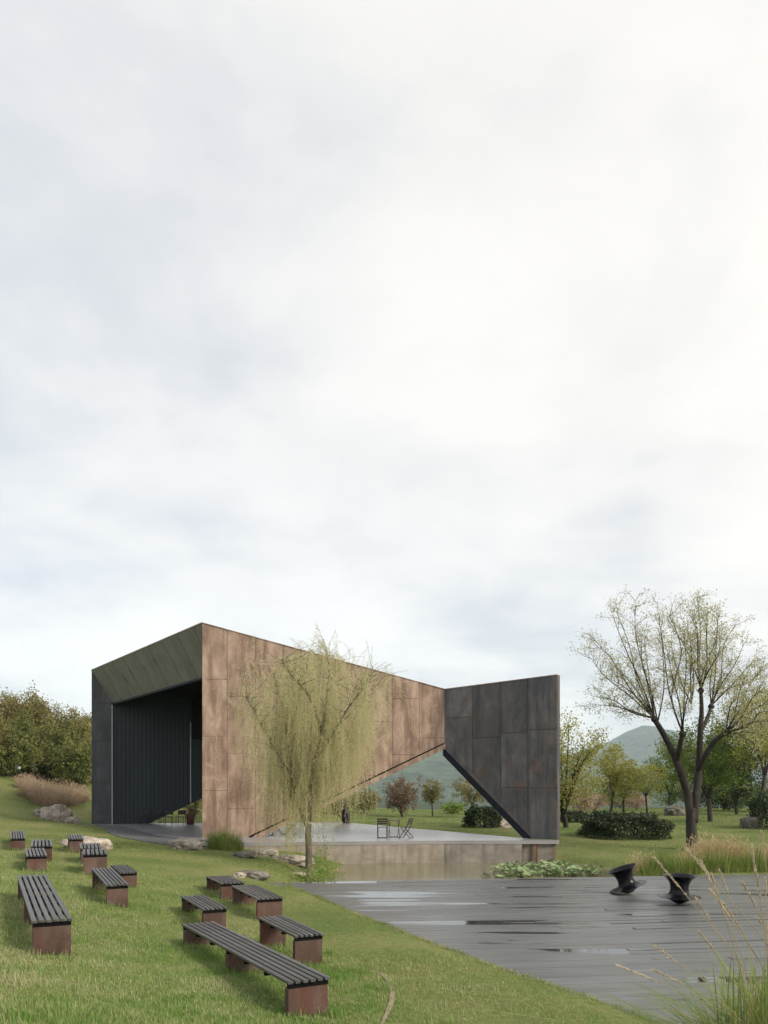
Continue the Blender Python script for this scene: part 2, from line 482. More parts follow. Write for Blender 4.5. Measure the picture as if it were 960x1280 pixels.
b.inputs['Specular IOR Level'].default_value = 0.1
bump(nt, b, n2_.outputs[0], 0.6, 0.05)
M['lawn'] = m

def grass_mat(name, lush, dry, straw):
    m, nt, b = new_mat(name)
    g = nd(nt, 'ShaderNodeNewGeometry')
    n1_ = noise_node(nt, 0.28, 4, 0.55, (1, 1, 1), 'Position')
    n2_ = noise_node(nt, 1.7, 4, 0.6, (1, 1, 1), 'Position', 0, (4, 7, 1))
    ad = nd(nt, 'ShaderNodeMath', operation='ADD'); nt.links.new(n1_.outputs[0], ad.inputs[0]); nt.links.new(n2_.outputs[0], ad.inputs[1])
    ad2 = nd(nt, 'ShaderNodeMath', operation='MULTIPLY_ADD'); nt.links.new(g.outputs['Random Per Island'], ad2.inputs[0]); ad2.inputs[1].default_value = 0.45; nt.links.new(ad.outputs[0], ad2.inputs[2])
    sub = nd(nt, 'ShaderNodeMath', operation='MULTIPLY_ADD'); nt.links.new(ad2.outputs[0], sub.inputs[0]); sub.inputs[1].default_value = 1.7; sub.inputs[2].default_value = -1.58
    r = ramp_node(nt, sub.outputs[0], [(0.05, lush), (0.5, dry), (0.95, straw)])
    nt.links.new(r.outputs[0], b.inputs['Base Color']); b.inputs['Roughness'].default_value = 0.6
    b.inputs['Specular IOR Level'].default_value = 0.2
    t = nd(nt, 'ShaderNodeBsdfTranslucent'); nt.links.new(r.outputs[0], t.inputs[0])
    mxs = nd(nt, 'ShaderNodeMixShader'); mxs.inputs[0].default_value = 0.3
    nt.links.new(b.outputs[0], mxs.inputs[1]); nt.links.new(t.outputs[0], mxs.inputs[2])
    o = [n for n in nt.nodes if n.type == 'OUTPUT_MATERIAL'][0]
    nt.links.new(mxs.outputs[0], o.inputs[0])
    return m
M['grass_lush'] = grass_mat('lush lawn blades', (0.112, 0.235, 0.038), (0.208, 0.298, 0.090), (0.39, 0.385, 0.225))
M['grass_mown'] = grass_mat('mown dry lawn blades', (0.158, 0.218, 0.054), (0.255, 0.278, 0.098), (0.38, 0.355, 0.185))
M['grass_far'] = grass_mat('far lawn blades', (0.085, 0.180, 0.038), (0.130, 0.215, 0.055), (0.21, 0.245, 0.085))
M['gravel'] = simple_mat('slate gravel', [(0.3, (0.055, 0.062, 0.07)), (0.6, (0.11, 0.12, 0.128)), (0.8, (0.17, 0.178, 0.185))], 22, 0.7, bmp=0.8, bd=0.05)
M['dirt'] = simple_mat('worn dirt', [(0.3, (0.16, 0.135, 0.09)), (0.7, (0.26, 0.22, 0.155))], 6, 0.95, bmp=0.5, bd=0.03)
def rock_mat(name, a, b_, c):
    return simple_mat(name, [(0.28, a), (0.5, b_), (0.72, c)], 3.0, 0.85, bmp=0.7, bd=0.06, coord='Object', detail=9, objvar=0.1)
M['rock_pale'] = rock_mat('pale granite', (0.11, 0.09, 0.07), (0.28, 0.245, 0.21), (0.46, 0.42, 0.37))
M['rock_dark'] = rock_mat('mossy dark stone', (0.05, 0.05, 0.04), (0.12, 0.115, 0.095), (0.21, 0.20, 0.17))
M['bark'] = simple_mat('grey brown bark', [(0.3, (0.014, 0.012, 0.011)), (0.55, (0.030, 0.025, 0.022)), (0.75, (0.075, 0.064, 0.056))], 7, 0.9, (1, 1, 0.2), bmp=0.8, bd=0.04, coord='Object')
M['bark_dark'] = simple_mat('dark bark', [(0.3, (0.028, 0.023, 0.020)), (0.7, (0.07, 0.058, 0.05))], 7, 0.9, (1, 1, 0.2), bmp=0.8, bd=0.04, coord='Object')
M['bark_willow'] = simple_mat('willow bark', [(0.3, (0.055, 0.046, 0.034)), (0.7, (0.16, 0.14, 0.105))], 9, 0.9, (1, 1, 0.25), bmp=0.6, bd=0.03, coord='Object')
M['twig'] = simple_mat('yellow twig', [(0.3, (0.30, 0.27, 0.13)), (0.7, (0.38, 0.34, 0.18))], 5, 0.8, bmp=0)
M['l_willow'] = leaf_mat('willow leaf', [(0.46, 0.48, 0.23), (0.57, 0.56, 0.31), (0.66, 0.62, 0.40)], 0.62)
M['l_olive'] = leaf_mat('olive sparse leaf', [(0.29, 0.31, 0.13), (0.42, 0.41, 0.20), (0.56, 0.51, 0.29)], 0.6)
M['l_yellow'] = leaf_mat('yellow green leaf', [(0.16, 0.195, 0.04), (0.29, 0.30, 0.07), (0.42, 0.38, 0.12)], 0.4)
M['l_green'] = leaf_mat('mid green leaf', [(0.045, 0.095, 0.022), (0.115, 0.185, 0.038), (0.25, 0.28, 0.065)], 0.35)
M['l_dark'] = leaf_mat('dark evergreen leaf', [(0.012, 0.028, 0.012), (0.032, 0.055, 0.022), (0.085, 0.10, 0.055)], 0.2, 0.45)
M['l_scrub'] = leaf_mat('autumn scrub leaf', [(0.085, 0.105, 0.028), (0.200, 0.180, 0.062), (0.31, 0.255, 0.11)], 0.3)
M['l_scrub2'] = leaf_mat('green scrub leaf', [(0.060, 0.098, 0.030), (0.145, 0.170, 0.052), (0.26, 0.24, 0.09)], 0.3)
M['l_red'] = leaf_mat('reddish autumn leaf', [(0.10, 0.075, 0.045), (0.19, 0.13, 0.085), (0.27, 0.20, 0.14)], 0.35)
M['l_straw'] = leaf_mat('straw grass', [(0.34, 0.27, 0.14), (0.46, 0.37, 0.21), (0.56, 0.46, 0.30)], 0.35)
M['l_pink'] = leaf_mat('pinkish dry grass', [(0.28, 0.20, 0.14), (0.40, 0.30, 0.22), (0.50, 0.41, 0.31)], 0.3)
M['l_reed'] = leaf_mat('fresh green tall grass', [(0.09, 0.15, 0.03), (0.17, 0.24, 0.055), (0.30, 0.32, 0.11)], 0.35)
M['l_herb'] = leaf_mat('bright herb leaf', [(0.10, 0.185, 0.03), (0.18, 0.28, 0.05), (0.30, 0.34, 0.10)], 0.35)
M['l_lotus'] = leaf_mat('lotus leaf', [(0.13, 0.22, 0.10), (0.21, 0.30, 0.15), (0.33, 0.37, 0.18)], 0.2)
M['plume'] = leaf_mat('tan plume', [(0.44, 0.37, 0.28), (0.56, 0.48, 0.37), (0.66, 0.59, 0.47)], 0.35)
M['stalk'] = simple_mat('grass stalk', [(0.3, (0.20, 0.17, 0.09)), (0.7, (0.32, 0.26, 0.15))], 6, 0.7, bmp=0)
M['mountain'] = simple_mat('forested mountain', [(0.35, (0.012, 0.030, 0.022)), (0.65, (0.085, 0.115, 0.065))], 0.011, 1.0, bmp=1.0, bd=60, detail=12, spec=0.0)

# ------------------------------------------------------------------ plan of the place
A0 = Vector((-17.0, 46.5)); B0 = Vector((-7.57, 33.3)); C0 = Vector((2.62, 34.5)); D0 = Vector((6.86, 31.7)); E0 = Vector((-2.4, 48.8))
TOP_A, TOP_B = 8.93, 8.93
TOP_C = CAMZ + (HY - 862) / F * C0.y
TOP_D = CAMZ + (HY - 844) / F * D0.y
TOP_E = 5.9

SLAB = [(-5.3, 30.25), (2.38, 31.35), (6.82, 31.45), (6.95, 31.75), (6.2, 32.1), (-2.4, 48.9), (-16.9, 46.9), (-17.0, 46.0), (-8.3, 33.0), (-6.6, 31.2)]
PZ = -0.86             # pond level
DZ = -0.65            # deck level
def ondeck(px, py):
    Z = (CAMZ - DZ) / ((py - HY) / F)
    return ((px - 480) / F * Z, Z)
edge = [ondeck(*p) for p in [(352, 1103), (415, 1130), (490, 1160), (565, 1188.5), (640, 1216), (700, 1235), (753, 1254), (826, 1281)]]
edge += [(3.9, 7.0), (4.7, 4.5), (5.3, 1.0), (5.8, -4.0)]
DKA = 0.149
def far_y(x): return 23.0 + DKA * (x + 2.65)
DECK = [(-2.75, far_y(-2.75))] + edge + [(34, -4), (34, far_y(34))]
POND = [(-2.7, 22.6), (-2.5, 25.0), (-2.35, 27.0), (-1.75, 29.0), (-1.6, 30.4), (-2.6, 31.5), (2.4, 32.0), (6.9, 32.0), (7.6, 30.9), (8.3, 29.0), (8.6, 26.5), (9.4, 24.3), (9.5, 21.0), (0, 20.5)]
GRAVEL = [(-17.5, 46.3), (-16.9, 46.0), (-8.3, 33.0), (-6.6, 31.2), (-6.3, 30.5), (-7.3, 28.7), (-9.5, 31.4), (-12.5, 36.3)]

def sdf(poly, X, Y):
    """positive outside"""
    P = np.asarray(poly, float)
    d = np.full(X.shape, 1e18); inside = np.zeros(X.shape, bool)
    for i in range(len(P)):
        a, b_ = P[i], P[(i + 1) % len(P)]
        ex, ey = b_[0] - a[0], b_[1] - a[1]
        wx, wy = X - a[0], Y - a[1]
        t = np.clip((wx * ex + wy * ey) / (ex * ex + ey * ey + 1e-12), 0, 1)
        d = np.minimum(d, (wx - ex * t) ** 2 + (wy - ey * t) ** 2)
        c = ((a[1] <= Y) & (b_[1] > Y)) | ((b_[1] <= Y) & (a[1] > Y))
        xs = a[0] + (Y - a[1]) / (ey if abs(ey) > 1e-12 else 1e-12) * ex
        inside ^= c & (X < xs)
    d = np.sqrt(d)
    return np.where(inside, -d, d)

CT = np.array([
    (-3.0, 6.5, .02), (-4.1, 9.85, -.04), (-6.0, 13.8, .10), (-4.8, 14.5, -.14), (-5.7, 18, -.22), (-6.7, 18.5, .06), (-8, 18.5, .08), (-8.9, 21, .12),
    (-9.3, 24, .12), (-11, 24, .14), (-.8, 8.8, -.52), (-1.1, 11.4, -.50), (-2.8, 12.6, -.50), (-3.0, 14.3, -.48), (-2.2, 16, -.52), (-3.4, 18.3, -.50), (-2, 7, -.24),
    (-3.6, 5, .05), (0, 6, -.5), (1.5, 6, -.5), (2.7, 5.2, -.35), (1.0, 9.6, -.56), (-.5, 14, -.56), (-2.0, 20, -.57),
    (-6.7, 27, -.06), (-2.9, 25.3, -.42), (-3.7, 21.8, -.42), (-3.0, 23.6, -.5), (-6.7, 23.9, -.12), (-5.6, 29.3, -.2), (-3.5, 29, -.4), (-8, 28, -.02), (-12.5, 35, .0), (-10.5, 31.8, 0),
    (-14, 30, .28), (-17, 36, .45), (-15.6, 38, .42), (-18.5, 46, .1), (-17.5, 44, .08), (-21.8, 52, 1.35), (-27.8, 58, 3.2), (-23, 62, 2.1), (-20, 60, 1.7),
    (-40, 60, 5.0), (-40, 30, 2.4), (-20, 20, .7), (-10, 8, .5), (-20, 8, 1.0), (-40, 8, 2), (-10, 60, .9), (-13, 55, .6), (0, 65, .1), (-5, 53, 0), (-16, 49, 0), (-10, 49.5, 0),
    (9, 26.5, -.72), (12.9, 33, -.45), (11.4, 38, -.25), (20, 50, 0), (10, 60, .1), (5, 45, -.08), (3, 60, 0), (8, 33, -.6), (20, 30, -.5), (30, 40, 0), (30, 27, -.7), (14, 28, -.62), (40, 60, .3),
    (25, 75, .2), (0, 85, 0), (30, 90, 0), (-30, 90, 3), (10, 15, -.8), (20, 10, -.8), (10, 0, -.8), (0, 0, -.45), (-10, 0, .4),
    (8.2, 35.5, -.35), (4.0, 39, -.02)], float)
def tps(r2):
    return np.where(r2 > 0, 0.5 * r2 * np.log(r2 + 1e-12), 0)
_n = len(CT)
_K = tps(((CT[:, None, :2] - CT[None, :, :2]) ** 2).sum(-1)) + np.eye(_n) * 2.0
_Pm = np.c_[np.ones(_n), CT[:, :2]]
_sol = np.linalg.solve(np.block([[_K, _Pm], [_Pm.T, np.zeros((3, 3))]]), np.r_[CT[:, 2], 0, 0, 0])
def sstep(a, b_, x):
    t = np.clip((x - a) / (b_ - a), 0, 1); return t * t * (3 - 2 * t)
def rbf(X, Y):
    z = _sol[_n] + _sol[_n + 1] * X + _sol[_n + 2] * Y
    for i in range(_n):
        z = z + _sol[i] * tps((X - CT[i, 0]) ** 2 + (Y - CT[i, 1]) ** 2)
    return z
def terrain(X, Y):
    X = np.asarray(X, float); Y = np.asarray(Y, float)
    shp = X.shape; X = X.ravel(); Y = Y.ravel()
    Xc = np.clip(X, -45, 42); Yc = np.clip(Y, -2, 92)
    z = rbf(Xc, Yc)
    far = np.sqrt((X - Xc) ** 2 + (Y - Yc) ** 2)
    z = z * (1 - sstep(0, 60, far)) - 16 * sstep(88, 150, Y) - 8 * sstep(70, 160, np.abs(X))
    dd = sdf(DECK, X, Y)
    lip = 0.04 * np.sin(X * 2.3 + Y * 1.1) + 0.03 * np.sin(X * 5.1 - Y * 3.7)
    ed = DZ + 0.008 + 0.11 * (dd + lip)
    z = np.where(dd > 0, ed + (z - ed) * sstep(0.05, 2.2, dd), np.maximum(ed, DZ - 0.35) - sstep(0.0, 0.5, -dd) * 0.1)
    pd = sdf(POND, X, Y)
    pe = PZ + 0.30 * pd + 0.06 * np.sin(X * 3.1) * np.cos(Y * 2.7)
    z = np.where(pd > 0, np.where(dd > 0, pe + (z - pe) * sstep(0.0, 1.4, pd), z), np.minimum(z, np.maximum(PZ + 0.6 * pd, -1.7)))
    sl = sdf(SLAB, X, Y)
    z = np.where(sl < 0, np.minimum(z, -0.02 + 0.6 * sl), z)
    return z.reshape(shp)
def tz(x, y): return float(terrain(np.array([x]), np.array([y]))[0])
def G(px, py):
    """point where the ray through a photo pixel meets the ground"""
    Z = np.concatenate([np.linspace(3, 60, 2400), np.linspace(60, 140, 800)])
    X = (px - 480) / F * Z; z = CAMZ - (py - HY) / F * Z
    hit = np.where(z <= terrain(X, Z))[0]
    i = hit[0] if len(hit) else -1
    return Vector((X[i], Z[i], tz(X[i], Z[i])))
def GX(px, Z):
    x = (px - 480) / F * Z
    return Vector((x, Z, tz(x, Z)))

# ------------------------------------------------------------------ ground, water, mountains
def axis(fine0, fine1, step, far0, far1):
    a = list(np.arange(fine0, fine1 + 1e-6, step))
    s, v = step, fine1
    while v < far1:
        s *= 1.22; v += s; a.append(v)
    s, v, pre = step, fine0, []
    while v > far0:
        s *= 1.22; v -= s; pre.append(v)
    return np.array(pre[::-1] + a)
gx = axis(-24, 20, 0.2, -8500, 8500); gy = axis(-2, 54, 0.2, -300, 9200)
GXm, GYm = np.meshgrid(gx, gy)
GZm = terrain(GXm, GYm)
nx, ny = len(gx), len(gy)
idx = np.arange(nx * ny).reshape(ny, nx)
quads = np.stack([idx[:-1, :-1], idx[:-1, 1:], idx[1:, 1:], idx[1:, :-1]], -1).reshape(-1, 4)
struct(np_obj('ground', np.stack([GXm.ravel(), GYm.ravel(), GZm.ravel()], -1), quads, M['lawn'], smooth=True))

mb = MB(); mb.prism([(-4.2, 19.5), (-4.2, 32.5), (11, 32.5), (11.5, 19.5)], PZ - 0.6, PZ)
# only a sheet is needed for the surface
struct(mesh_obj('pond_water', [(-4.2, 20.5, PZ), (11, 20.5, PZ), (11, 32.4, PZ), (-4.2, 32.4, PZ)], [(0, 1, 2, 3)], M['water']))

def ridge(name, prof, dist, depth, seed, rough):
    """prof: list of (px,py) skyline points; builds a real hill whose crest stands at dist"""
    pxs = np.linspace(prof[0][0], prof[-1][0], 220)
    pys = np.interp(pxs, [p[0] for p in prof], [p[1] for p in prof])
    rows = 40
    V = []
    for j in range(rows):
        t = j / (rows - 1)             # 0 front foot .. 1 back foot
        Y = dist - depth + t * depth * 1.7
        prof_h = 1 - abs((Y - dist) / depth) if Y < dist else 1 - (Y - dist) / (depth * 0.7)
        prof_h = max(prof_h, 0.0) ** 0.85
        for i in range(len(pxs)):
            X = (pxs[i] - 480) / F * dist
            H = (HY - pys[i]) / F * dist + CAMZ
            nz = mnoise.fractal(Vector((X / 1000 + seed, Y / 1000, seed * 1.7)), 0.9, 2.1, 7)
            spur = mnoise.fractal(Vector((X / 400 + seed * 3, Y / 1700, 4.2)), 1.0, 2.0, 4)
            h_ = H * prof_h + (nz * rough + spur * rough * 0.9) * min(1, 3.4 * prof_h * (1 - 0.94 * prof_h))
            V.append((X, Y, h_ - (40 if prof_h < 0.02 else 6)))
    V = np.array(V); n_ = len(pxs)
    id_ = np.arange(rows * n_).reshape(rows, n_)
    q = np.stack([id_[:-1, :-1], id_[:-1, 1:], id_[1:, 1:], id_[1:, :-1]], -1).reshape(-1, 4)
    return struct(np_obj(name, V, q, M['mountain'], smooth=True))
ridge('mountain', [(560, 992), (640, 965), (690, 950), (730, 938), (759, 925), (785, 912), (803, 905), (818, 906), (850, 917), (890, 928), (930, 940), (1000, 958), (1100, 985), (1150, 994)], 6000, 2100, 1.3, 62)
ridge('mountain', [(160, 985), (300, 955), (400, 925), (480, 908), (540, 915), (600, 930), (660, 955), (720, 975), (800, 990)], 4300, 1700, 5.1, 55)
ridge('hills', [(-500, 985), (-200, 975), (100, 978), (400, 984), (700, 980), (960, 978), (1200, 974), (1500, 985)], 8200, 1200, 8.7, 34)

# ------------------------------------------------------------------ deck of planks
deck = thing('deck', 'deck', 'deck'); del deck['label']; del deck['category']; struct(deck)
ang = math.atan(DKA)
dv = Vector((math.cos(ang), math.sin(ang), 0)); nv = Vector((-math.sin(ang), math.cos(ang), 0))
o0 = Vector((-2.75, far_y(-2.75), 0))
PW, GAP = 0.1415, 0.0035
edge_np = np.array(edge[::-1])
k = 0
for i in range(215):
    s0 = -(i + 1) * (PW + GAP)
    c = o0 + nv * (s0 + PW / 2)
    # where this plank's axis meets the lawn edge
    best = None
    for (ax, ay), (bx_, by_) in zip(edge[:-1], edge[1:]):
        pa = (Vector((ax, ay, 0)) - c).dot(nv); pb = (Vector((bx_, by_, 0)) - c).dot(nv)
        if (pa >= 0) != (pb >= 0):
            t = pa / (pa - pb)
            best = (Vector((ax + (bx_ - ax) * t, ay + (by_ - ay) * t, 0)) - c).dot(dv)
            break
    if best is None: continue
    u0 = best - 0.45; u1 = 36.0
    # two or three boards butted end to end along each row
    cuts = [u0]
    pos = u0 + random.uniform(3.0, 7.0)
    while pos < min(u1, 14) and len(cuts) < 2:
        cuts.append(pos); pos += 6.5
    cuts.append(u1 if u1 < 60 else 60)
    for a, b_ in zip(cuts[:-1], cuts[1:]):
        mid = c + dv * ((a + b_) / 2)
        if mid.x - (b_ - a) / 2 > 30: continue
        me_b = MB()
        L = (b_ - a) - 0.002
        me_b.box((0, 0, -0.02), (L, PW, 0.04))
        if k >= 298:
            break
        o = me_b.build('plank', M['plank'], deck)
        o.location = (mid.x, mid.y, DZ + random.uniform(-0.0015, 0.0015))
        o.rotation_euler = (random.gauss(0, 0.0025), random.gauss(0, 0.0004), ang)
        k += 1
# joists under the planks so that the gaps stay dark
mb = MB()
for i in range(26):
    c = o0 + dv * (0.6 + i * 1.4) - nv * 14
    mb.box((c.x, c.y, DZ - 0.12), (0.08, 27, 0.12), Matrix.Rotation(ang, 3, 'Z'))
mb.build('joist', M['bark_dark'], deck)
# fascia board on the pond side
mb = MB(); c = o0 + dv * 18 + nv * 0.02
mb.box((c.x, c.y, DZ - 0.13), (36, 0.03, 0.22), Matrix.Rotation(ang, 3, 'Z'))
mb.build('edge_board', M['plank'], deck)

# ------------------------------------------------------------------ pavilion
pav = thing('steel_pavilion', 'folded weathered steel pavilion with a dark open end and a triangular cut-out over its slab', 'pavilion', (0, 0, 0))

def clip_poly(poly, a, b_, c):
    """keep a*x+b*y<=c"""
    o_ = []
    for i in range(len(poly)):
        p, q = poly[i], poly[(i + 1) % len(poly)]
        dp = a * p[0] + b_ * p[1] - c; dq = a * q[0] + b_ * q[1] - c
        if dp <= 0: o_.append(p)
        if (dp < 0 < dq) or (dq < 0 < dp):
            t = dp / (dp - dq); o_.append((p[0] + (q[0] - p[0]) * t, p[1] + (q[1] - p[1]) * t))
    return o_
def clip_convex(subj, conv):
    for i in range(len(conv)):
        p, q = conv[i], conv[(i + 1) % len(conv)]
        ex, ey = q[0] - p[0], q[1] - p[1]     # ccw: inside is left
        subj = clip_poly(subj, ey, -ex, ey * p[0] - ex * p[1])
        if len(subj) < 3: return []
    return subj
def wall_solid(name, poly, O, du, nrm, d0, d1, mat, parent, bevel=0):
    """poly in (u,z); extruded from d0 to d1 along nrm (outward)"""
    du = Vector((du.x, du.y, 0)); nn = Vector((nrm.x, nrm.y, 0)); O = Vector((O.x, O.y, 0))
    n_ = len(poly)
    vs_ = [O + du * p[0] + nn * d1 + Vector((0, 0, p[1])) for p in poly] + [O + du * p[0] + nn * d0 + Vector((0, 0, p[1])) for p in poly]
    fs_ = [tuple(range(n_)), tuple(range(2 * n_ - 1, n_ - 1, -1))] + [(i, n_ + i, n_ + (i + 1) % n_, (i + 1) % n_) for i in range(n_)]
    return mesh_obj(name, vs_, fs_, mat, parent)
def wall_hit(O, du, px, py):
    """(u,z) on a vertical wall plane for a photo pixel"""
    dx = (px - 480) / F
    # O + du*u = (dx*Y, Y)
    # O.x + du.x u = dx*(O.y + du.y u)
    u = (dx * O.y - O.x) / (du.x - dx * du.y)
    Y = O.y + du.y * u
    return u, CAMZ - (py - HY) / F * Y

dBC = (C0 - B0).normalized(); LBC = (C0 - B0).length; nBC = Vector((dBC.y, -dBC.x))
dCD = (D0 - C0).normalized(); LCD = (D0 - C0).length; nCD = Vector((dCD.y, -dCD.x))
u_st, _ = wall_hit(B0, dBC, 308, 1047)
apex_z = wall_hit(B0, dBC, 557, 928)[1]
polyBC = [(0, -0.03), (u_st - 0.06, -0.03), (LBC, apex_z), (LBC, TOP_C), (0, TOP_B)]
u_en, _ = wall_hit(C0, dCD, 671, 1050)
apex_c = wall_hit(C0, dCD, 560, 931)[1]
sl_ = (apex_c - 0.02) / u_en
polyCD = [(-0.12, apex_c + 0.12 * sl_), (u_en, 0.02), (LCD, 0.02), (LCD, TOP_D), (-0.12, TOP_C - 0.004)]

wallBC = wall_solid('wall', polyBC, B0, dBC, nBC, -0.32, -0.034, M['interior'], pav)
wallBC['label'] = 'long brown wall of rusted steel sheets'
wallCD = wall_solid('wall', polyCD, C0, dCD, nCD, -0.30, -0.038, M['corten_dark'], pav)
wallCD['label'] = 'slate dark wing wall of steel sheets'
def panels(wall, poly, O, du, nrm, ucuts, zcuts, mat, gap=0.012):
    k = 0
    for i in range(len(ucuts) - 1):
        zc = zcuts(i)
        for j in range(len(zc) - 1):
            rect = [(ucuts[i] + gap / 2, zc[j] + gap / 2), (ucuts[i + 1] - gap / 2, zc[j] + gap / 2), (ucuts[i + 1] - gap / 2, zc[j + 1] - gap / 2), (ucuts[i] + gap / 2, zc[j + 1] - gap / 2)]
            pl = clip_convex(rect, poly)
            if len(pl) < 3: continue
            ar = abs(sum(pl[a][0] * pl[(a + 1) % len(pl)][1] - pl[(a + 1) % len(pl)][0] * pl[a][1] for a in range(len(pl)))) / 2
            if ar < 0.03: continue
            d = random.uniform(-0.006, 0.005)
            wall_solid('steel_panel', pl, O, du, nrm, -0.030 + d * 0.5, d, mat, wall)
            k += 1
uc = [0, 1.03] + [1.03 + 1.16 * i for i in range(1, 8)] + [LBC]
uc = [u for u in uc if u < LBC - 0.3] + [LBC - 0.005]
panels(wallBC, polyBC, B0, dBC, nBC, uc, lambda i: [[-0.6, 1.97, 4.23, 6.6, 9.2], [-0.6, 1.2, 3.5, 5.9, 9.2]][i % 2] if i % 4 != 2 else [-0.6, 2.6, 4.9, 7.2, 9.2], M['corten_brown'])
ins = [(-0.05, apex_c + 0.05 * sl_ + 0.10), (u_en - 0.02, 0.14), (LCD - 0.05, 0.10), (LCD - 0.05, TOP_D - 0.05), (-0.05, TOP_C - 0.05)]
wall_solid('seam_plate', ins, C0, dCD, nCD, -0.037, -0.0345, M['rust_seam'], wallCD)
cd_cols = [-0.12] + [wall_hit(C0, dCD, p, 900)[0] for p in (591, 626, 660)] + [LCD]
rows_cd = [[897, 1010], [922, 1002], [916, 984], [912, 985]]
def zc_cd(i):
    xm = [573, 608, 643, 678][i]
    zs = sorted(wall_hit(C0, dCD, xm, y)[1] for y in rows_cd[i])
    return [-0.2] + zs + [8]
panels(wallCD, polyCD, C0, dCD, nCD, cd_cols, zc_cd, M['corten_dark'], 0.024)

# edge strips along the diagonal cuts
def strip(p, q, off0, off1, O, du, nrm, d0, d1, mat, parent, name, ext0=0.0, ext1=0.0):
    p = Vector(p); q = Vector(q); t = (q - p).normalized(); n_ = Vector((t.y, -t.x))   # below the line when going right/up
    p = p - t * ext0; q = q + t * ext1
    pl = [p + n_ * off1, q + n_ * off1, q + n_ * off0, p + n_ * off0]
    return wall_solid(name, [(a.x, a.y) for a in pl], O, du, nrm, d0, d1, mat, parent)
strip((u_st, -0.02), (LBC, apex_z), 0.055, 0.255, B0, dBC, nBC, -0.31, 0.03, M['corten_brown'], pav, 'edge_strip', -0.30, 0.03)
strip((u_st, -0.02), (LBC, apex_z), -0.05, 0.07, B0, dBC, nBC, -0.30, -0.045, M['interior'], pav, 'edge_shadow_gap', -0.10, -0.02)
# wing wall: a rust lip, then the broad dark soffit plate
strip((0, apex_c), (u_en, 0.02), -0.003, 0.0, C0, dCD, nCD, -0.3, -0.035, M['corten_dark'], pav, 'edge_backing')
pA = Vector((0, apex_c)); pB = Vector((u_en, 0.02)); t = (pB - pA).normalized(); nb = Vector((t.y, -t.x))     # t goes right/down: nb points down-left
def strip2(o0_, o1_, d0, d1, mat, name, zfloor):
    a, b_ = pA + nb * o0_, pB + nb * o0_
    c_, d_ = pB + nb * o1_, pA + nb * o1_
    pl = [tuple(v) for v in (a - t * 0.5, d_ - t * 0.5, c_ + t * 0.6, b_ + t * 0.6)]
    pl = clip_poly(pl, 0, -1, -zfloor)
    pl = clip_poly(pl, -1, 0, 0.10)
    ar = sum(pl[i][0] * pl[(i + 1) % len(pl)][1] - pl[(i + 1) % len(pl)][0] * pl[i][1] for i in range(len(pl)))
    if ar < 0: pl = pl[::-1]
    return wall_solid(name, pl, C0, dCD, nCD, d0, d1, mat, pav)
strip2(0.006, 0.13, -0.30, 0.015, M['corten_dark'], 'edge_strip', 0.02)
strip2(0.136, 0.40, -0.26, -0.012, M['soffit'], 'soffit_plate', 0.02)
# coping along the roof line
def coping(P, zp, Q, zq, name='coping', mat=None):
    mb_ = MB()
    p = Vector((P.x, P.y, zp)); q = Vector((Q.x, Q.y, zq)); d = q - p
    sd_ = Vector((d.x, d.y, 0)).normalized(); nn = Vector((sd_.y, -sd_.x, 0))
    vs_ = []
    for pt in (p, q):
        for a, b_ in ((0.022, 0.004), (0.022, 0.035), (-0.34, 0.035), (-0.34, 0.004)):
            vs_.append(pt + nn * a + Vector((0, 0, b_)))
    mb_.add(vs_, [(0, 1, 5, 4), (1, 2, 6, 5), (2, 3, 7, 6), (3, 0, 4, 7), (3, 2, 1, 0), (4, 5, 6, 7)])
    return mb_.build(name, mat or M['corten_brown'], pav)
coping(B0, TOP_B, C0, TOP_C); coping(C0, TOP_C, D0, TOP_D)

# back wall with ribbed inner face, hung from A to E with a rising lower edge
AI = Vector((-15.8, 46.5))
dAE = (E0 - AI).normalized(); LAE = (E0 - AI).length; nAE = Vector((dAE.y, -dAE.x))
ub, _ = wall_hit(AI, dAE, 185, 1029)
zE = 0.5 * (LAE - ub)
polyAE = [(0, -0.02), (ub, -0.02), (LAE, min(zE, TOP_E - 0.3)), (LAE, TOP_E - 0.15), (0, 8.62)]
wallAE = wall_solid('wall', polyAE, AI, dAE, nAE, -0.35, -0.03, M['cladding'], pav)
wallAE['label'] = 'ribbed blue grey inner wall'
ribs_v, ribs_f = [], []
u = 0.08
mb = MB()
while u < LAE - 0.1:
    r_ = clip_convex([(u, -1), (u + 0.185, -1), (u + 0.185, 9), (u, 9)], polyAE)
    if len(r_) >= 3:
        O3 = Vector((AI.x, AI.y, 0)); d3 = Vector((dAE.x, dAE.y, 0)); n3 = Vector((nAE.x, nAE.y, 0))
        n_ = len(r_)
        vs_ = [O3 + d3 * p[0] + n3 * 0.0 + Vector((0, 0, p[1])) for p in r_] + [O3 + d3 * p[0] - n3 * 0.032 + Vector((0, 0, p[1])) for p in r_]
        mb.add(vs_, [tuple(range(n_)), tuple(range(2 * n_ - 1, n_ - 1, -1))] + [(i, n_ + i, n_ + (i + 1) % n_, (i + 1) % n_) for i in range(n_)])
    u += 0.235
rb = mb.build('rib_cladding', M['cladding'], wallAE); rb['kind'] = 'stuff'
# slim pale downpipe on that wall
uu, zt = wall_hit(AI, dAE, 238.5, 903); zb = 0.5 * (uu - ub)
mb = MB(); p = AI + dAE * uu + nAE * 0.08
mb.tube([(p.x, p.y, zb), (p.x, p.y, zt)], 0.035, 8); mb.build('downpipe', M['trim'], pav)

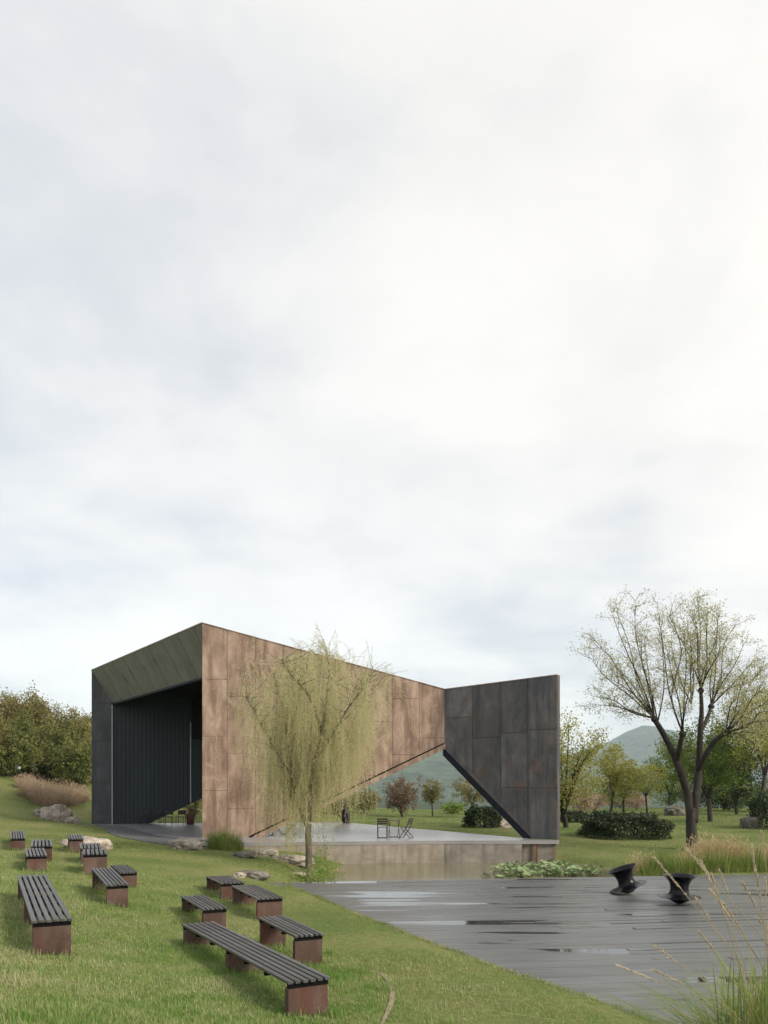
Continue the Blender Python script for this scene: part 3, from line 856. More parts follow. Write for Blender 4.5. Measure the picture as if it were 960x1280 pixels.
# jamb of the open end with its steel sheets, pale edge trim
jO, jd, jn = A0, Vector((1, 0)), Vector((0, -1))
jl = AI.x - A0.x
LZ = 7.02                                     # lintel height
polyJ = [(0, 0), (jl, 0), (jl, LZ), (0, TOP_A)]
jamb = wall_solid('jamb', polyJ, jO, jd, jn, -0.35, -0.034, M['interior'], pav)
panels(jamb, polyJ, jO, jd, jn, [0, jl], lambda i: [-0.1, 2.43, 4.78, 7.0, 9.4], M['corten_jamb'])
mb = MB(); mb.box((AI.x + 0.03, AI.y - 0.05, LZ / 2), (0.05, 0.10, LZ)); mb.build('edge_trim', M['trim'], pav)
# splayed fascia of the open end: boards from the roof edge back down to the lintel
dAB = (B0 - A0); LAB = dAB.length; dAB.normalize()
nAB = Vector((dAB.y, -dAB.x))                 # outward (to the left and front)
if nAB.x > 0: nAB = -nAB
lin0 = Vector((AI.x, AI.y)); lin1 = lin0 + dAB * ((B0 - lin0).dot(dAB) - 0.02)
NB = 17
fas = thing('fascia', 'x', 'x'); del fas['label']; del fas['category']; fas.parent = pav
for i in range(NB):
    t0, t1 = i / NB, (i + 1) / NB
    g_ = 0.004 / LAB
    def pt(t, top, d):
        if top:
            p2 = A0 + (B0 - A0) * t; z_ = TOP_A
        else:
            p2 = lin0 + (lin1 - lin0) * t; z_ = LZ
        return Vector((p2.x, p2.y, z_)) + (Vector((nAB.x, nAB.y, -0.45)).normalized() * d)
    d_ = 0.0 + (0.014 if i % 2 else 0.0)
    a_, b_, c_, e_ = pt(t0 + g_, 1, d_), pt(t1 - g_, 1, d_), pt(t1 - g_, 0, d_), pt(t0 + g_, 0, d_)
    a2, b2, c2, e2 = pt(t0 + g_, 1, d_ - 0.05), pt(t1 - g_, 1, d_ - 0.05), pt(t1 - g_, 0, d_ - 0.05), pt(t0 + g_, 0, d_ - 0.05)
    mesh_obj('fascia_board', [a_, b_, c_, e_, a2, b2, c2, e2], [(0, 3, 2, 1), (4, 5, 6, 7), (0, 1, 5, 4), (2, 3, 7, 6), (1, 2, 6, 5), (0, 4, 7, 3)], M['fascia'], fas)
mb = MB()
p, q = lin0, lin1
for (zz0, zz1) in ((LZ - 0.10, LZ - 0.004),):
    mid = (p + q) / 2
    mb.box((mid.x + 0.05, mid.y, (zz0 + zz1) / 2), ((q - p).length, 0.18, zz1 - zz0), Matrix.Rotation(math.atan2(dAB.y, dAB.x), 3, 'Z'))
mb.build('lintel', M['soffit'], pav)
mb = MB()
mb.tube([(A0.x, A0.y, TOP_A + 0.015), (B0.x, B0.y, TOP_B + 0.015)], 0.035, 4); mb.build('coping', M['corten_brown'], pav)
# faint rust drips on the fascia
M['rustmark'] = simple_mat('rust drip', [(0.3, (0.085, 0.038, 0.026)), (0.7, (0.12, 0.06, 0.042))], 8, 0.8, bmp=0)
for (px, py, hh, ww) in [(136, 849, .55, .05), (144, 845, .5, .04), (155, 846, .45, .13), (159, 852, .30, .10), (165, 842, .55, .10), (172, 838, .35, .05), (178, 836, .42, .06), (182, 836, .25, .09), (189, 832, .38, .06), (194, 827, .30, .12), (200, 823, .42, .05), (207, 820, .26, .06), (233, 832, .5, .05)]:
    # solve for (t along fascia, s down fascia) by sampling
    best = None
    for ti in np.linspace(0, 1, 160):
        for si in np.linspace(0, 1, 40):
            a3 = A0 + (B0 - A0) * ti; b3 = lin0 + (lin1 - lin0) * ti
            P3 = Vector((a3.x, a3.y, TOP_A)).lerp(Vector((b3.x, b3.y, LZ)), si)
            qx = 480 + P3.x / P3.y * F; qy = HY - (P3.z - CAMZ) / P3.y * F
            e_ = (qx - px) ** 2 + (qy - py) ** 2
            if best is None or e_ < best[0]: best = (e_, ti, si)
    _, ti, si = best
    def fp(t_, s_):
        a3 = A0 + (B0 - A0) * t_; b3 = lin0 + (lin1 - lin0) * t_
        return Vector((a3.x, a3.y, TOP_A)).lerp(Vector((b3.x, b3.y, LZ)), s_) + Vector((nAB.x, nAB.y, -0.45)).normalized() * 0.019
    dw = ww / LAB / 2; ds = hh / 2.1 / 2
    mesh_obj('rust_drip', [fp(ti - dw, si - ds), fp(ti + dw, si - ds * 0.8), fp(ti + dw * 0.5, si + ds), fp(ti - dw * 0.4, si + ds * 0.8)], [(0, 3, 2, 1)], M['rustmark'], fas)

# roof deck
rz = -0.12
inn = 0.20
roof_pts = [Vector((A0.x + .20, A0.y + .14, TOP_A + rz)), Vector((B0.x + .20, B0.y + .16, TOP_B + rz)), Vector((C0.x, C0.y + .3, TOP_C + rz)), Vector((D0.x - .1, D0.y + .35, TOP_D + rz - 0.05)), Vector((E0.x, E0.y, TOP_E + rz))]
vs_ = roof_pts + [p - Vector((0, 0, 0.3)) for p in roof_pts]
tris = [(0, 1, 2), (0, 2, 4), (2, 3, 4)]
fs_ = tris + [(c_ + 5, b_ + 5, a_ + 5) for a_, b_, c_ in tris] + [(i, i + 5, (i + 1) % 5 + 5, (i + 1) % 5) for i in range(5)]
mesh_obj('roof', vs_, fs_, M['interior'], pav)

# added unseen black panel, blocks light coming in from the open right side
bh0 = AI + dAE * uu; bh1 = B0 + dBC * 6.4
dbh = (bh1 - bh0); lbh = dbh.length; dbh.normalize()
wall_solid('light_blocker', [(0.1, 5.0), (lbh - 0.3, 5.0), (lbh - 0.3, 6.55), (0.1, 7.3)], bh0, dbh, Vector((dbh.y, -dbh.x)), -0.1, 0.0, M['interior'], pav)
# slab with its retaining wall
slab = thing('concrete_slab', 'wet grey concrete platform with a stained retaining wall standing in the pond', 'platform', (0, 0, 0))
mb = MB(); mb.prism(SLAB, -0.14, 0.0); mb.build('slab_top', M['slab'], slab)
def front(p, q, mat, z1=-0.143, t_=0.5, name='retaining_wall', set_=0.012):
    p = Vector(p); q = Vector(q); d = (q - p).normalized(); n_ = Vector((d.y, -d.x))
    return wall_solid(name, [(0, -1.9), ((q - p).length, -1.9), ((q - p).length, z1), (0, z1)], p, d, n_, -t_, -set_, mat, slab)
front(SLAB[0], (2.376, 31.349), M['conc_pale'])
pj = Vector((5.42, 31.42))
front((2.384, 31.351), (pj.x, pj.y), M['conc_dark'])
front((pj.x + 0.03, 31.56), (6.80, 31.58), M['conc_rust'])
# rusted steel shoe under the wing wall
mb = MB(); mb.box((5.93, 31.52, -0.60), (0.22, 0.05, 0.90)); mb.build('steel_shoe', M['shoe'], slab)
front((-6.5, 31.15), SLAB[0], M['conc_pale'])
mb = MB(); mb.prism([(-16.9, 46.95), (-2.35, 48.95), (-2.45, 48.7), (-16.8, 46.7)], -0.9, -0.143); mb.build('retaining_wall', M['conc_dark'], slab)
mb = MB(); mb.prism([(6.15, 32.12), (-2.35, 48.85), (-2.6, 48.7), (5.9, 32.0)], -0.9, -0.143); mb.build('retaining_wall', M['conc_dark'], slab)

# gravel apron: bed and loose slate chips
gpoly = np.array(GRAVEL)
def in_poly(poly, n_, pad=0):
    P = np.array(poly); lo, hi = P.min(0), P.max(0); outp = []
    while sum(len(o) for o in outp) < n_:
        q = rng.uniform(lo, hi, (n_ * 3, 2)); q = q[sdf(poly, q[:, 0], q[:, 1]) < -pad]; outp.append(q)
    return np.concatenate(outp)[:n_]
gg = in_poly(GRAVEL, 9000)
gz = terrain(gg[:, 0], gg[:, 1])
N = len(gg); s = rng.uniform(0.03, 0.085, N)
oct_ = np.array([(1, 0, 0), (0, 1, 0), (-1, 0, 0), (0, -1, 0), (0, 0, .6), (0, 0, -.4)], float)
V = oct_[None] * s[:, None, None] * rng.uniform(.6, 1.3, (N, 6, 1))
a = rng.uniform(0, 6.28, N); ca, sa = np.cos(a), np.sin(a)
V = np.stack([V[..., 0] * ca[:, None] - V[..., 1] * sa[:, None], V[..., 0] * sa[:, None] + V[..., 1] * ca[:, None], V[..., 2]], -1)
V += np.stack([gg[:, 0], gg[:, 1], gz + 0.02], -1)[:, None]
tf = np.array([(0, 1, 4), (1, 2, 4), (2, 3, 4), (3, 0, 4), (1, 0, 5), (2, 1, 5), (3, 2, 5), (0, 3, 5)])
FF = (tf[None] + (np.arange(N) * 6)[:, None, None]).reshape(-1, 3)
gro = np_obj('gravel', V.reshape(-1, 3), FF, M['gravel'])
stuff(gro, 'blue grey slate chippings along the open end of the pavilion', 'gravel')

# ------------------------------------------------------------------ benches
slat_cache = {}
def slat_mesh(L, wd):
    key = (round(L, 3), round(wd, 3))
    if key not in slat_cache:
        mb_ = MB(); mb_.box((0, 0, 0), (L, wd, 0.035))
        me = bpy.data.meshes.new('slat'); me.from_pydata(mb_.v, [], mb_.f); me.materials.append(M['slat'])
        bm_ = bmesh.new(); bm_.from_mesh(me); bmesh.ops.bevel(bm_, geom=bm_.edges[:], offset=0.004, segments=1, affect='EDGES'); bm_.to_mesh(me); bm_.free()
        slat_cache[key] = me
    return slat_cache[key]
LEGS = []
def bench(near, Zn, far_, Zf, wid, nleg, label, nsl=6, group='slatted benches on the lawn'):
    a = U(*near, Zn); b_ = U(*far_, Zf)
    d = b_ - a; L = d.length
    mid = (a + b_) / 2
    t = thing('bench', label, 'bench', (mid.x, mid.y, tz(mid.x, mid.y)), 0, group)
    rot = d.to_track_quat('X', 'Z')
    base = Vector(t.location)
    sw = wid / nsl * 0.68
    rm = rot.to_matrix()
    for i in range(nsl):
        v = -wid / 2 + (i + 0.5) * wid / nsl
        o = bpy.data.objects.new('slat', slat_mesh(L, sw)); C.objects.link(o); o.parent = t
        o.location = mid - base + rm @ Vector((random.uniform(-.006, .006), v, -0.018 + random.uniform(-.002, .002)))
        o.rotation_euler = rot.to_euler()
    hz = math.atan2(d.y, d.x)
    rz_ = Matrix.Rotation(hz, 3, 'Z')
    ll = 0.10
    for k_ in range(nleg):
        f_ = [0.0, 1.0][k_] if nleg == 2 else [0.0, 0.5, 1.0][k_]
        s_ = 0.035 + ll / 2 + f_ * (L - ll - 0.07)
        pc = a + d.normalized() * s_
        zg = min(tz(pc.x + dx, pc.y + dy) for dx in (-.25, .25) for dy in (-.25, .25)) - 0.06
        zt_ = pc.z - 0.036 - 0.052
        mb_ = MB(); mb_.box((0, 0, (zg + zt_) / 2 - pc.z), (ll, wid * 0.90, zt_ - zg), rz_)
        o = mb_.build('leg', M['bench_steel'], t, bevel=0.006)
        o.location = Vector((pc.x, pc.y, pc.z)) - base
        LEGS.append((pc.x, pc.y, wid, hz))
    # bearers just under the slats; their black also paints in the shadow there
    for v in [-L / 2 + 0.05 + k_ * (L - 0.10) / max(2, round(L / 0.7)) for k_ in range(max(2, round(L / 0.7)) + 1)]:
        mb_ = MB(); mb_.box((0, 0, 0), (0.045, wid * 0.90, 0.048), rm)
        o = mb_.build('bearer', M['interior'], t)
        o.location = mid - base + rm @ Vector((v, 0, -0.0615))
    return t
def zs(near_y, z): return (CAMZ - z) / ((near_y - HY) / F)
bench((387, 1224), zs(1224, -.08), (247, 1153), zs(1153, -.08), .53, 3, 'longest slatted bench on three rusted boxes beside the worn dirt arc')
bench((387, 1168), zs(1168, -.06), (339, 1145), zs(1145, -.06), .46, 2, 'short slatted bench set parallel to the long bench, on its deck side')
bench((269, 1135), zs(1135, -.06), (240, 1119), zs(1119, -.06), .46, 2, 'short slatted bench just behind the far end of the three box bench')
bench((338, 1122), zs(1122, -.08), (304, 1106), zs(1106, -.08), .55, 2, 'broad slatted bench overlapping the bench nearest the deck corner')
bench((291, 1103), zs(1103, -.08), (271, 1094.5), zs(1094.5, -.08), .57, 2, 'broad slatted bench nearest the small boulder by the deck corner')
bench((65.5, 1149.5), 9.85, (39.5, 1093), 13.9, .49, 3, 'long slatted bench standing alone on the lush upper lawn')
bench((147, 1105.5), 14.6, (127, 1084.5), 16.6, .42, 2, 'slatted bench on the slope with a tuft of weeds at its front leg')
bench((161, 1090), 17.8, (148.5, 1081), 19.1, .40, 2, 'small slatted bench tucked behind the bench with weeds at its leg')
bench((119, 1067), 18.6, (118, 1061), 19.8, .58, 2, 'broad low slatted bench directly before its twin, near the flat boulder')
bench((114, 1059.5), 20.9, (112, 1053.5), 22.3, .56, 2, 'broad low slatted bench between its twin and the flat boulder')
bench((95.5, 1048), 24.0, (93, 1042.5), 25.4, .43, 2, 'small bench with a dark red box standing against the flat boulder')
bench((46, 1069), 18.4, (43, 1060), 20.4, .47, 2, 'small slatted bench in front of a wider dark bench on the upper lawn')
bench((52, 1057), 20.9, (52, 1049), 23.0, .56, 2, 'wider dark slatted bench behind a small one on the upper lawn')
bench((22.5, 1047.5), 24.2, (21.4, 1038), 27.6, .44, 2, 'farthest slatted bench up the lawn, below the pile of boulders')

# ------------------------------------------------------------------ spinning seats
def spun_prof():
    # from the foot up the outside, over the rims and down the inside
    return [(0.0, 0.0), (0.05, 0.004), (0.11, 0.030), (0.20, 0.082), (0.31, 0.128), (0.43, 0.157), (0.485, 0.165), (0.490, 0.171), (0.482, 0.177), (0.41, 0.180), (0.30, 0.196), (0.235, 0.235),
            (0.205, 0.30), (0.20, 0.39), (0.213, 0.465), (0.25, 0.54), (0.305, 0.605), (0.355, 0.648), (0.384, 0.664), (0.387, 0.671), (0.379, 0.676), (0.350, 0.668),
            (0.285, 0.615), (0.235, 0.545), (0.195, 0.47), (0.14, 0.42), (0.06, 0.39), (0.0, 0.385)]
def spun(px, py, tilt, taz, label):
    g = Vector((*ondeck(px, py), DZ))
    mb_ = MB(); mb_.lathe(spun_prof(), 56)
    o = mb_.build('spinning_seat', M['spun'], None, smooth=True)
    Rm = Matrix.Rotation(taz, 4, 'Z') @ Matrix.Rotation(tilt, 4, 'X') @ Matrix.Rotation(-taz, 4, 'Z')
    zmin = min((Rm @ v.co).z for v in o.data.vertices)
    o.matrix_world = Matrix.Translation((g.x, g.y, DZ - zmin + 0.002)) @ Rm
    sub = o.modifiers.new('sub', 'SUBSURF'); sub.levels = 1; sub.render_levels = 1
    tag(o, label, 'seat', 'black spinning top seats')
    return o
spun(788, 1117, R(-19.5), R(84), 'black spool shaped spinning seat tipped over on its rim on the deck')
spun(849, 1130, R(1.5), R(20), 'black spool shaped spinning seat standing upright on the deck')

# ------------------------------------------------------------------ chairs and table
def folding_chair(name, label, loc, rz, group, mat):
    t = thing(name, label, 'chair', loc, rz, group)
    W_, H_ = 0.40, 0.82
    mb_ = MB()
    for i in range(5):
        mb_.box((0, -0.16 + i * 0.08, 0.45), (W_ - 0.04, 0.055, 0.018))
    mb_.build('seat', mat, t)
    for sx in (-1, 1):
        x = sx * W_ / 2
        mb_ = MB(); mb_.tube([(x, -0.24, 0.0), (x, 0.10, 0.45), (x, 0.22, H_)], 0.017, 6); mb_.build('leg', mat, t)
        mb_ = MB(); mb_.tube([(x * 0.9, 0.24, 0.0), (x * 0.9, -0.18, 0.45)], 0.017, 6); mb_.build('leg', mat, t)
    for y_, z_ in ((-0.24, 0.012), (0.24, 0.012)):
        mb_ = MB(); mb_.tube([(-W_ / 2, y_, z_), (W_ / 2, y_, z_)], 0.010, 6); mb_.build('stretcher', mat, t)
    for z_ in (0.60, 0.69, 0.78):
        mb_ = MB(); yy = 0.10 + (z_ - 0.45) / (H_ - 0.45) * 0.12
        mb_.box((0, yy, z_), (W_, 0.014, 0.07), Matrix.Rotation(R(-18), 3, 'X')); mb_.build('back_slat', mat, t)
    return t
def floor_pt(px, py):
    Z = CAMZ / ((py - HY) / F); return Vector(((px - 480) / F * Z, Z, 0.0))
p = floor_pt(478, 1047.5); folding_chair('folding_chair', 'dark folding chair square on to the little table on the slab', p, R(180), 'folding chairs on the slab', M['chair_brown'])
p = floor_pt(508, 1047.5); folding_chair('folding_chair', 'dark folding chair with crossed legs seen sideways by the little table', p, R(245), 'folding chairs on the slab', M['chair_brown'])
p = floor_pt(492.5, 1046.5)
t = thing('bistro_table', 'small dark folding table between two chairs on the slab', 'table', p, R(10))
mb = MB(); mb.box((0, 0, 0.71), (0.48, 0.48, 0.02)); mb.build('table_top', M['chair_brown'], t, bevel=0.004)
for sx in (-1, 1):
    for sy in (-1, 1):
        mb = MB(); mb.tube([(sx * 0.2, sy * 0.22, 0), (sx * 0.2, -sy * 0.17, 0.70)], 0.012, 6); mb.build('leg', M['chair_brown'], t)
for sy in (-1, 1):
    mb = MB(); mb.tube([(-0.2, sy * 0.22, 0.015), (0.2, sy * 0.22, 0.015)], 0.01, 6); mb.build('stretcher', M['chair_brown'], t)

def cafe_chair(label, loc, rz, group):
    t = thing('cafe_chair', label, 'chair', loc, rz, group)
    mb_ = MB(); mb_.box((0, 0, 0.45), (0.46, 0.44, 0.03)); mb_.build('seat', M['black_metal'], t, bevel=0.008)
    mb_ = MB(); mb_.box((0, 0.22, 0.70), (0.46, 0.025, 0.26), Matrix.Rotation(R(-8), 3, 'X')); mb_.build('backrest', M['black_metal'], t, bevel=0.008)
    for sx in (-1, 1):
        mb_ = MB(); mb_.tube([(sx * 0.21, 0.20, 0), (sx * 0.21, 0.20, 0.45), (sx * 0.21, 0.24, 0.82)], 0.014, 6); mb_.build('leg', M['black_metal'], t)
        mb_ = MB(); mb_.tube([(sx * 0.21, -0.20, 0), (sx * 0.21, -0.20, 0.45)], 0.014, 6); mb_.build('leg', M['black_metal'], t)
    return t
for px, lab in ((180.5, 'dark chair standing against the ribbed wall inside the pavilion'), (195.5, 'dark chair where the ribbed wall lifts off the floor'), (210.5, 'dark chair in the middle of the gap under the ribbed wall'), (226, 'dark chair beside the rust red planter')):
    x = (px - 480) / F * 45.6
    cafe_chair(lab, Vector((x, 45.6, 0)), R(random.uniform(-6, 6)), 'row of dark chairs at the back of the pavilion')
# chairs stored in the shade under the long wall
for px, Z, r_, lab in ((334, 35.0, 70, 'dark metal folding chair deepest under the low end of the rising wall edge'), (347, 35.2, 110, 'dark metal folding chair in the middle of those under the rising wall edge'), (362, 35.4, 80, 'dark metal folding chair behind the willow trunk under the rising wall edge')):
    folding_chair('folding_chair', lab, Vector(((px - 480) / F * Z, Z, 0)), R(r_), 'folding chairs stored under the rising wall edge', M['black_metal'])

# rust planter with a dark shrub at the back of the pavilion (stands on the slab edge)
def leaf_cloud(pos, nrm_jit, size, aspect, rngl, droop=0.0, dirs=None):
    N_ = len(pos)
    d = rngl.normal(size=(N_, 3)) if dirs is None else dirs + rngl.normal(size=(N_, 3)) * nrm_jit
    if droop: d[:, 2] -= droop
    d /= np.linalg.norm(d, axis=1)[:, None] + 1e-9
    r_ = rngl.normal(size=(N_, 3)); sd_ = np.cross(d, r_); sd_ /= np.linalg.norm(sd_, axis=1)[:, None] + 1e-9
    L_ = size * rngl.uniform(0.65, 1.35, N_)[:, None]; W_ = L_ * aspect
    V_ = np.stack([pos, pos + d * L_ * 0.5 + sd_ * W_ * 0.5, pos + d * L_, pos + d * L_ * 0.5 - sd_ * W_ * 0.5], 1).reshape(-1, 3)
    F_ = np.arange(N_ * 4).reshape(-1, 4)
    return V_, F_

def blades(base, heights, width, lean, rngl, curve=0.5, segs=2, az=None):
    """arching grass blades as narrow tapering strips; base (N,3)"""
    N_ = len(base)
    if az is None: az = rngl.uniform(0, 2 * np.pi, N_)
    dr = np.stack([np.cos(az), np.sin(az), np.zeros(N_)], -1)
    sd_ = np.stack([-np.sin(az), np.cos(az), np.zeros(N_)], -1)
    ln = np.abs(rngl.normal(0, lean, N_))[:, None]
    rows_ = []
    for k_ in range(segs + 1):
        t_ = k_ / segs
        pos = base + dr * ln * heights[:, None] * (t_ ** (1 + curve)) + np.array([0, 0, 1.0]) * (heights[:, None] * (t_ - 0.28 * ln * t_ ** 2.2))
        wd = width[:, None] * (1 - t_) * 0.5 if k_ == segs else width[:, None] * (1 - 0.55 * t_) * 0.5
        rows_.append((pos - sd_ * wd, pos + sd_ * wd))
    V_ = np.stack([r_ for pr in rows_[:-1] for r_ in pr] + [rows_[-1][0]], 1)      # N, 2*segs+1, 3
    m_ = 2 * segs + 1
    tri = []
    for k_ in range(segs - 1):
        a_ = 2 * k_; tri += [(a_, a_ + 1, a_ + 3), (a_, a_ + 3, a_ + 2)]
    a_ = 2 * (segs - 1); tri.append((a_, a_ + 1, a_ + 2))
    F_ = (np.array(tri)[None] + (np.arange(N_) * m_)[:, None, None]).reshape(-1, 3)
    return V_.reshape(-1, 3), F_

Z = 46.0; x = (238 - 480) / F * Z
t = thing('planter', 'rust red planter with a dark leafy shrub beside the row of chairs', 'planter', (x, Z, 0), 0)
mb = MB(); mb.lathe([(0.0, 0), (0.20, 0), (0.25, 0.55), (0.27, 0.62), (0.24, 0.62), (0.22, 0.56), (0, 0.55)], 20); mb.build('pot', M['planter'], t, smooth=True)
rl = np.random.default_rng(5)
V, FF = leaf_cloud(rl.normal(0, 1, (700, 3)) * (0.20, 0.20, 0.14) + (0.12, 0, 0.72), 1, 0.09, 0.5, rl)
np_obj('foliage', V, FF, M['l_red'], t)

# dark covered bundle leaning at the back of the slab
pt_ = floor_pt(434, 1028.6)
t = thing('wrapped_parasol', 'dark navy wrapped parasol leaning beyond the willow at the slab edge', 'parasol', (pt_.x, pt_.y - 0.4, 0), 0)
mb = MB()
prof = [(0.02, 0.0), (0.16, 0.02), (0.26, 0.2), (0.32, 0.55), (0.40, 0.95), (0.46, 1.22), (0.40, 1.40), (0.20, 1.50), (0.0, 1.53)]
mb.lathe(prof, 22)
mb.v = [(v[0] * (1 + 0.20 * math.sin(6 * math.atan2(v[1], v[0]) + 3 * v[2])) - 0.36 * v[2], v[1] * (1 + 0.20 * math.sin(6 * math.atan2(v[1], v[0]) + 2 * v[2])), v[2]) for v in mb.v]
mb.build('canopy', M['soffit'], t, smooth=True)
mb = MB(); mb.tube([(0.0, 0, 0), (-0.6, 0, 1.66)], 0.02, 6); mb.build('pole', M['black_metal'], t)
mb = MB(); mb.lathe([(0, 0), (0.26, 0), (0.26, 0.05), (0.05, 0.07), (0, 0.07)], 18); mb.build('base', M['black_metal'], t)

# ------------------------------------------------------------------ rocks
def rock(name, px, py, dims, seed, mat, label, cat='boulder', rz=0.0, at=None, group=None, sink=0.18):
    g = at if at is not None else G(px, py)
    bm_ = bmesh.new(); bmesh.ops.create_icosphere(bm_, subdivisions=5, radius=1.0)
    for v in bm_.verts:
        c_ = v.co.copy()
        n_ = mnoise.fractal(c_ * 0.9 + Vector((seed * 3.1, seed, 0)), 0.9, 2.0, 6)
        cell = mnoise.voronoi(c_ * 1.3 + Vector((seed, 0, seed)))[0][0]
        fine = mnoise.fractal(c_ * 3.2 + Vector((seed, seed * 2, 1)), 0.8, 2.2, 5)
        k_ = 1 + 0.30 * n_ + 0.42 * (cell - 0.4) + 0.13 * fine
        v.co = c_ * k_
        if v.co.z > 0.62: v.co.z = 0.62 + (v.co.z - 0.62) * 0.45
        v.co = Vector((v.co.x * dims[0] / 2, v.co.y * dims[1] / 2, v.co.z * dims[2] / 1.5))
    me = bpy.data.meshes.new(name); bm_.to_mesh(me); bm_.free()
    me.polygons.foreach_set('use_smooth', [True] * len(me.polygons))
    me.materials.append(mat)
    o = bpy.data.objects.new(name, me); C.objects.link(o)
    o.location = (g.x, g.y + dims[1] * 0.3, tz(g.x, g.y + dims[1] * 0.3) + dims[2] * (0.5 - sink) * 0.6); o.rotation_euler = (0, 0, rz)
    tag(o, label, cat, group)
    return o
rock('boulder', 68, 1026, (1.55, 1.0, 1.25), 1.0, M['rock_pale'], 'largest stone of the boulder pile on the upper lawn')
rock('boulder', 52, 1021, (0.95, 0.7, 0.62), 2.3, M['rock_pale'], 'low pale stone at the uphill end of the boulder pile')
rock('boulder', 88, 1029, (0.85, 0.6, 0.5), 3.1, M['rock_pale'], 'small pale stone at the pavilion end of the boulder pile')
rock('boulder', 108, 1061, (1.25, 0.9, 0.50), 4.7, M['rock_pale'], 'flat pale boulder behind the small bench with a red box')
rock('boulder', 83, 1056, (0.5, 0.4, 0.25), 5.2, M['rock_pale'], 'small stone on the uphill side of the flat boulder')
rock('boulder', 232, 1062, (1.05, 0.8, 0.52), 6.4, M['rock_pale'], 'round pale boulder at the foot of the long steel wall')
rock('boulder', 304, 1072, (0.72, 0.6, 0.26), 7.9, M['rock_dark'], 'low dark mossy stone in front of the tall green grass clump')
rock('boulder', 330, 1070, (0.85, 0.6, 0.34), 8.6, M['rock_pale'], 'pale flat topped stone between the mossy stone and the willow')
rock('boulder', 366, 1080, (1.15, 0.8, 0.36), 9.3, M['rock_pale'], 'long layered grey stone leaning to the willow trunk')
rock('boulder', 316, 1098, (0.85, 0.55, 0.28), 10.1, M['rock_dark'], 'grey brown stone alone on the mown lawn near the deck corner')
rock('boulder', 298, 1097, (0.35, 0.3, 0.2), 10.9, M['rock_pale'], 'little pale stone touching the grey brown stone on the lawn')
rock('boulder', 373, 1096, (0.62, 0.5, 0.2), 11.3, M['rock_pale'], 'low reddish stone between the willow and the deck corner')
rock('boulder', 627, 1029, (1.6, 1.0, 0.62), 12.2, M['rock_pale'], 'pale pointed boulder beside the round dark hedge beyond the slab', at=GX(627, 43))
rock('boulder', 847, 1024, (1.5, 1.0, 1.0), 13.4, M['rock_dark'], 'grey boulder on the far lawn behind the forked tree', at=GX(847, 57))
rock('boulder', 940, 1034, (0.9, 0.8, 0.85), 14.6, M['rock_dark'], 'dark boulder standing against the dark shrub on the far lawn', at=GX(940, 43))
for i, (px, dz_) in enumerate(((700, 0), (708, .3), (716, .1), (724, .5), (733, .4))):
    rock('shore_stone', px, 0, (0.34, 0.3, 0.26), 20 + i * 1.7, M['rock_dark'], 'dark stone in the row edging the pond beside the wing wall', 'stone', at=Vector(((px - 480) / F * (30.9 - dz_ * 2.2), 30.9 - dz_ * 2.2, 0)), group='dark stones along the pond shore')

# stone seat on the shore behind the deck
g = GX(945, 28.3)
t = thing('stone_seat', 'rough stone seat on two blocks in the dry grass behind the deck', 'seat', g, R(8))
mb = MB(); mb.box((0, 0, 0.40), (0.80, 0.42, 0.16)); o = mb.build('seat_stone', M['rock_dark'], t, bevel=0.03)
for sx in (-1, 1):
    mb = MB(); mb.box((sx * 0.27, 0, 0.13), (0.16, 0.34, 0.36)); mb.build('support', M['rock_dark'], t, bevel=0.02)

# ------------------------------------------------------------------ trees
def grow_limb(mb_, pts, r0, r1, n=7):
    k_ = len(pts)
    P = [Vector(p) for p in pts]
    # catmull subdivision for smooth limbs
    Q = []
    for i in range(k_ - 1):
        p0, p1, p2, p3 = P[max(i - 1, 0)], P[i], P[i + 1], P[min(i + 2, k_ - 1)]
        for s_ in np.linspace(0, 1, 5)[:-1]:
            Q.append(0.5 * ((2 * p1) + (p2 - p0) * s_ + (2 * p0 - 5 * p1 + 4 * p2 - p3) * s_ ** 2 + (3 * p1 - p0 - 3 * p2 + p3) * s_ ** 3))
    Q.append(P[-1])
    rad = [r0 + (r1 - r0) * (i / (len(Q) - 1)) for i in range(len(Q))]
    mb_.tube(Q, rad, n)
    return Q

def shoot(start, dirv, length, rnd, curl=0.25, up=0.25, steps=7, wig=0.07):
    pts = [Vector(start)]; d = Vector(dirv).normalized()
    for i in range(steps):
        d = (d + Vector((rnd.gauss(0, wig), rnd.gauss(0, wig), rnd.gauss(0, wig) + up / steps))).normalized()
        pts.append(pts[-1] + d * length / steps)
    return pts

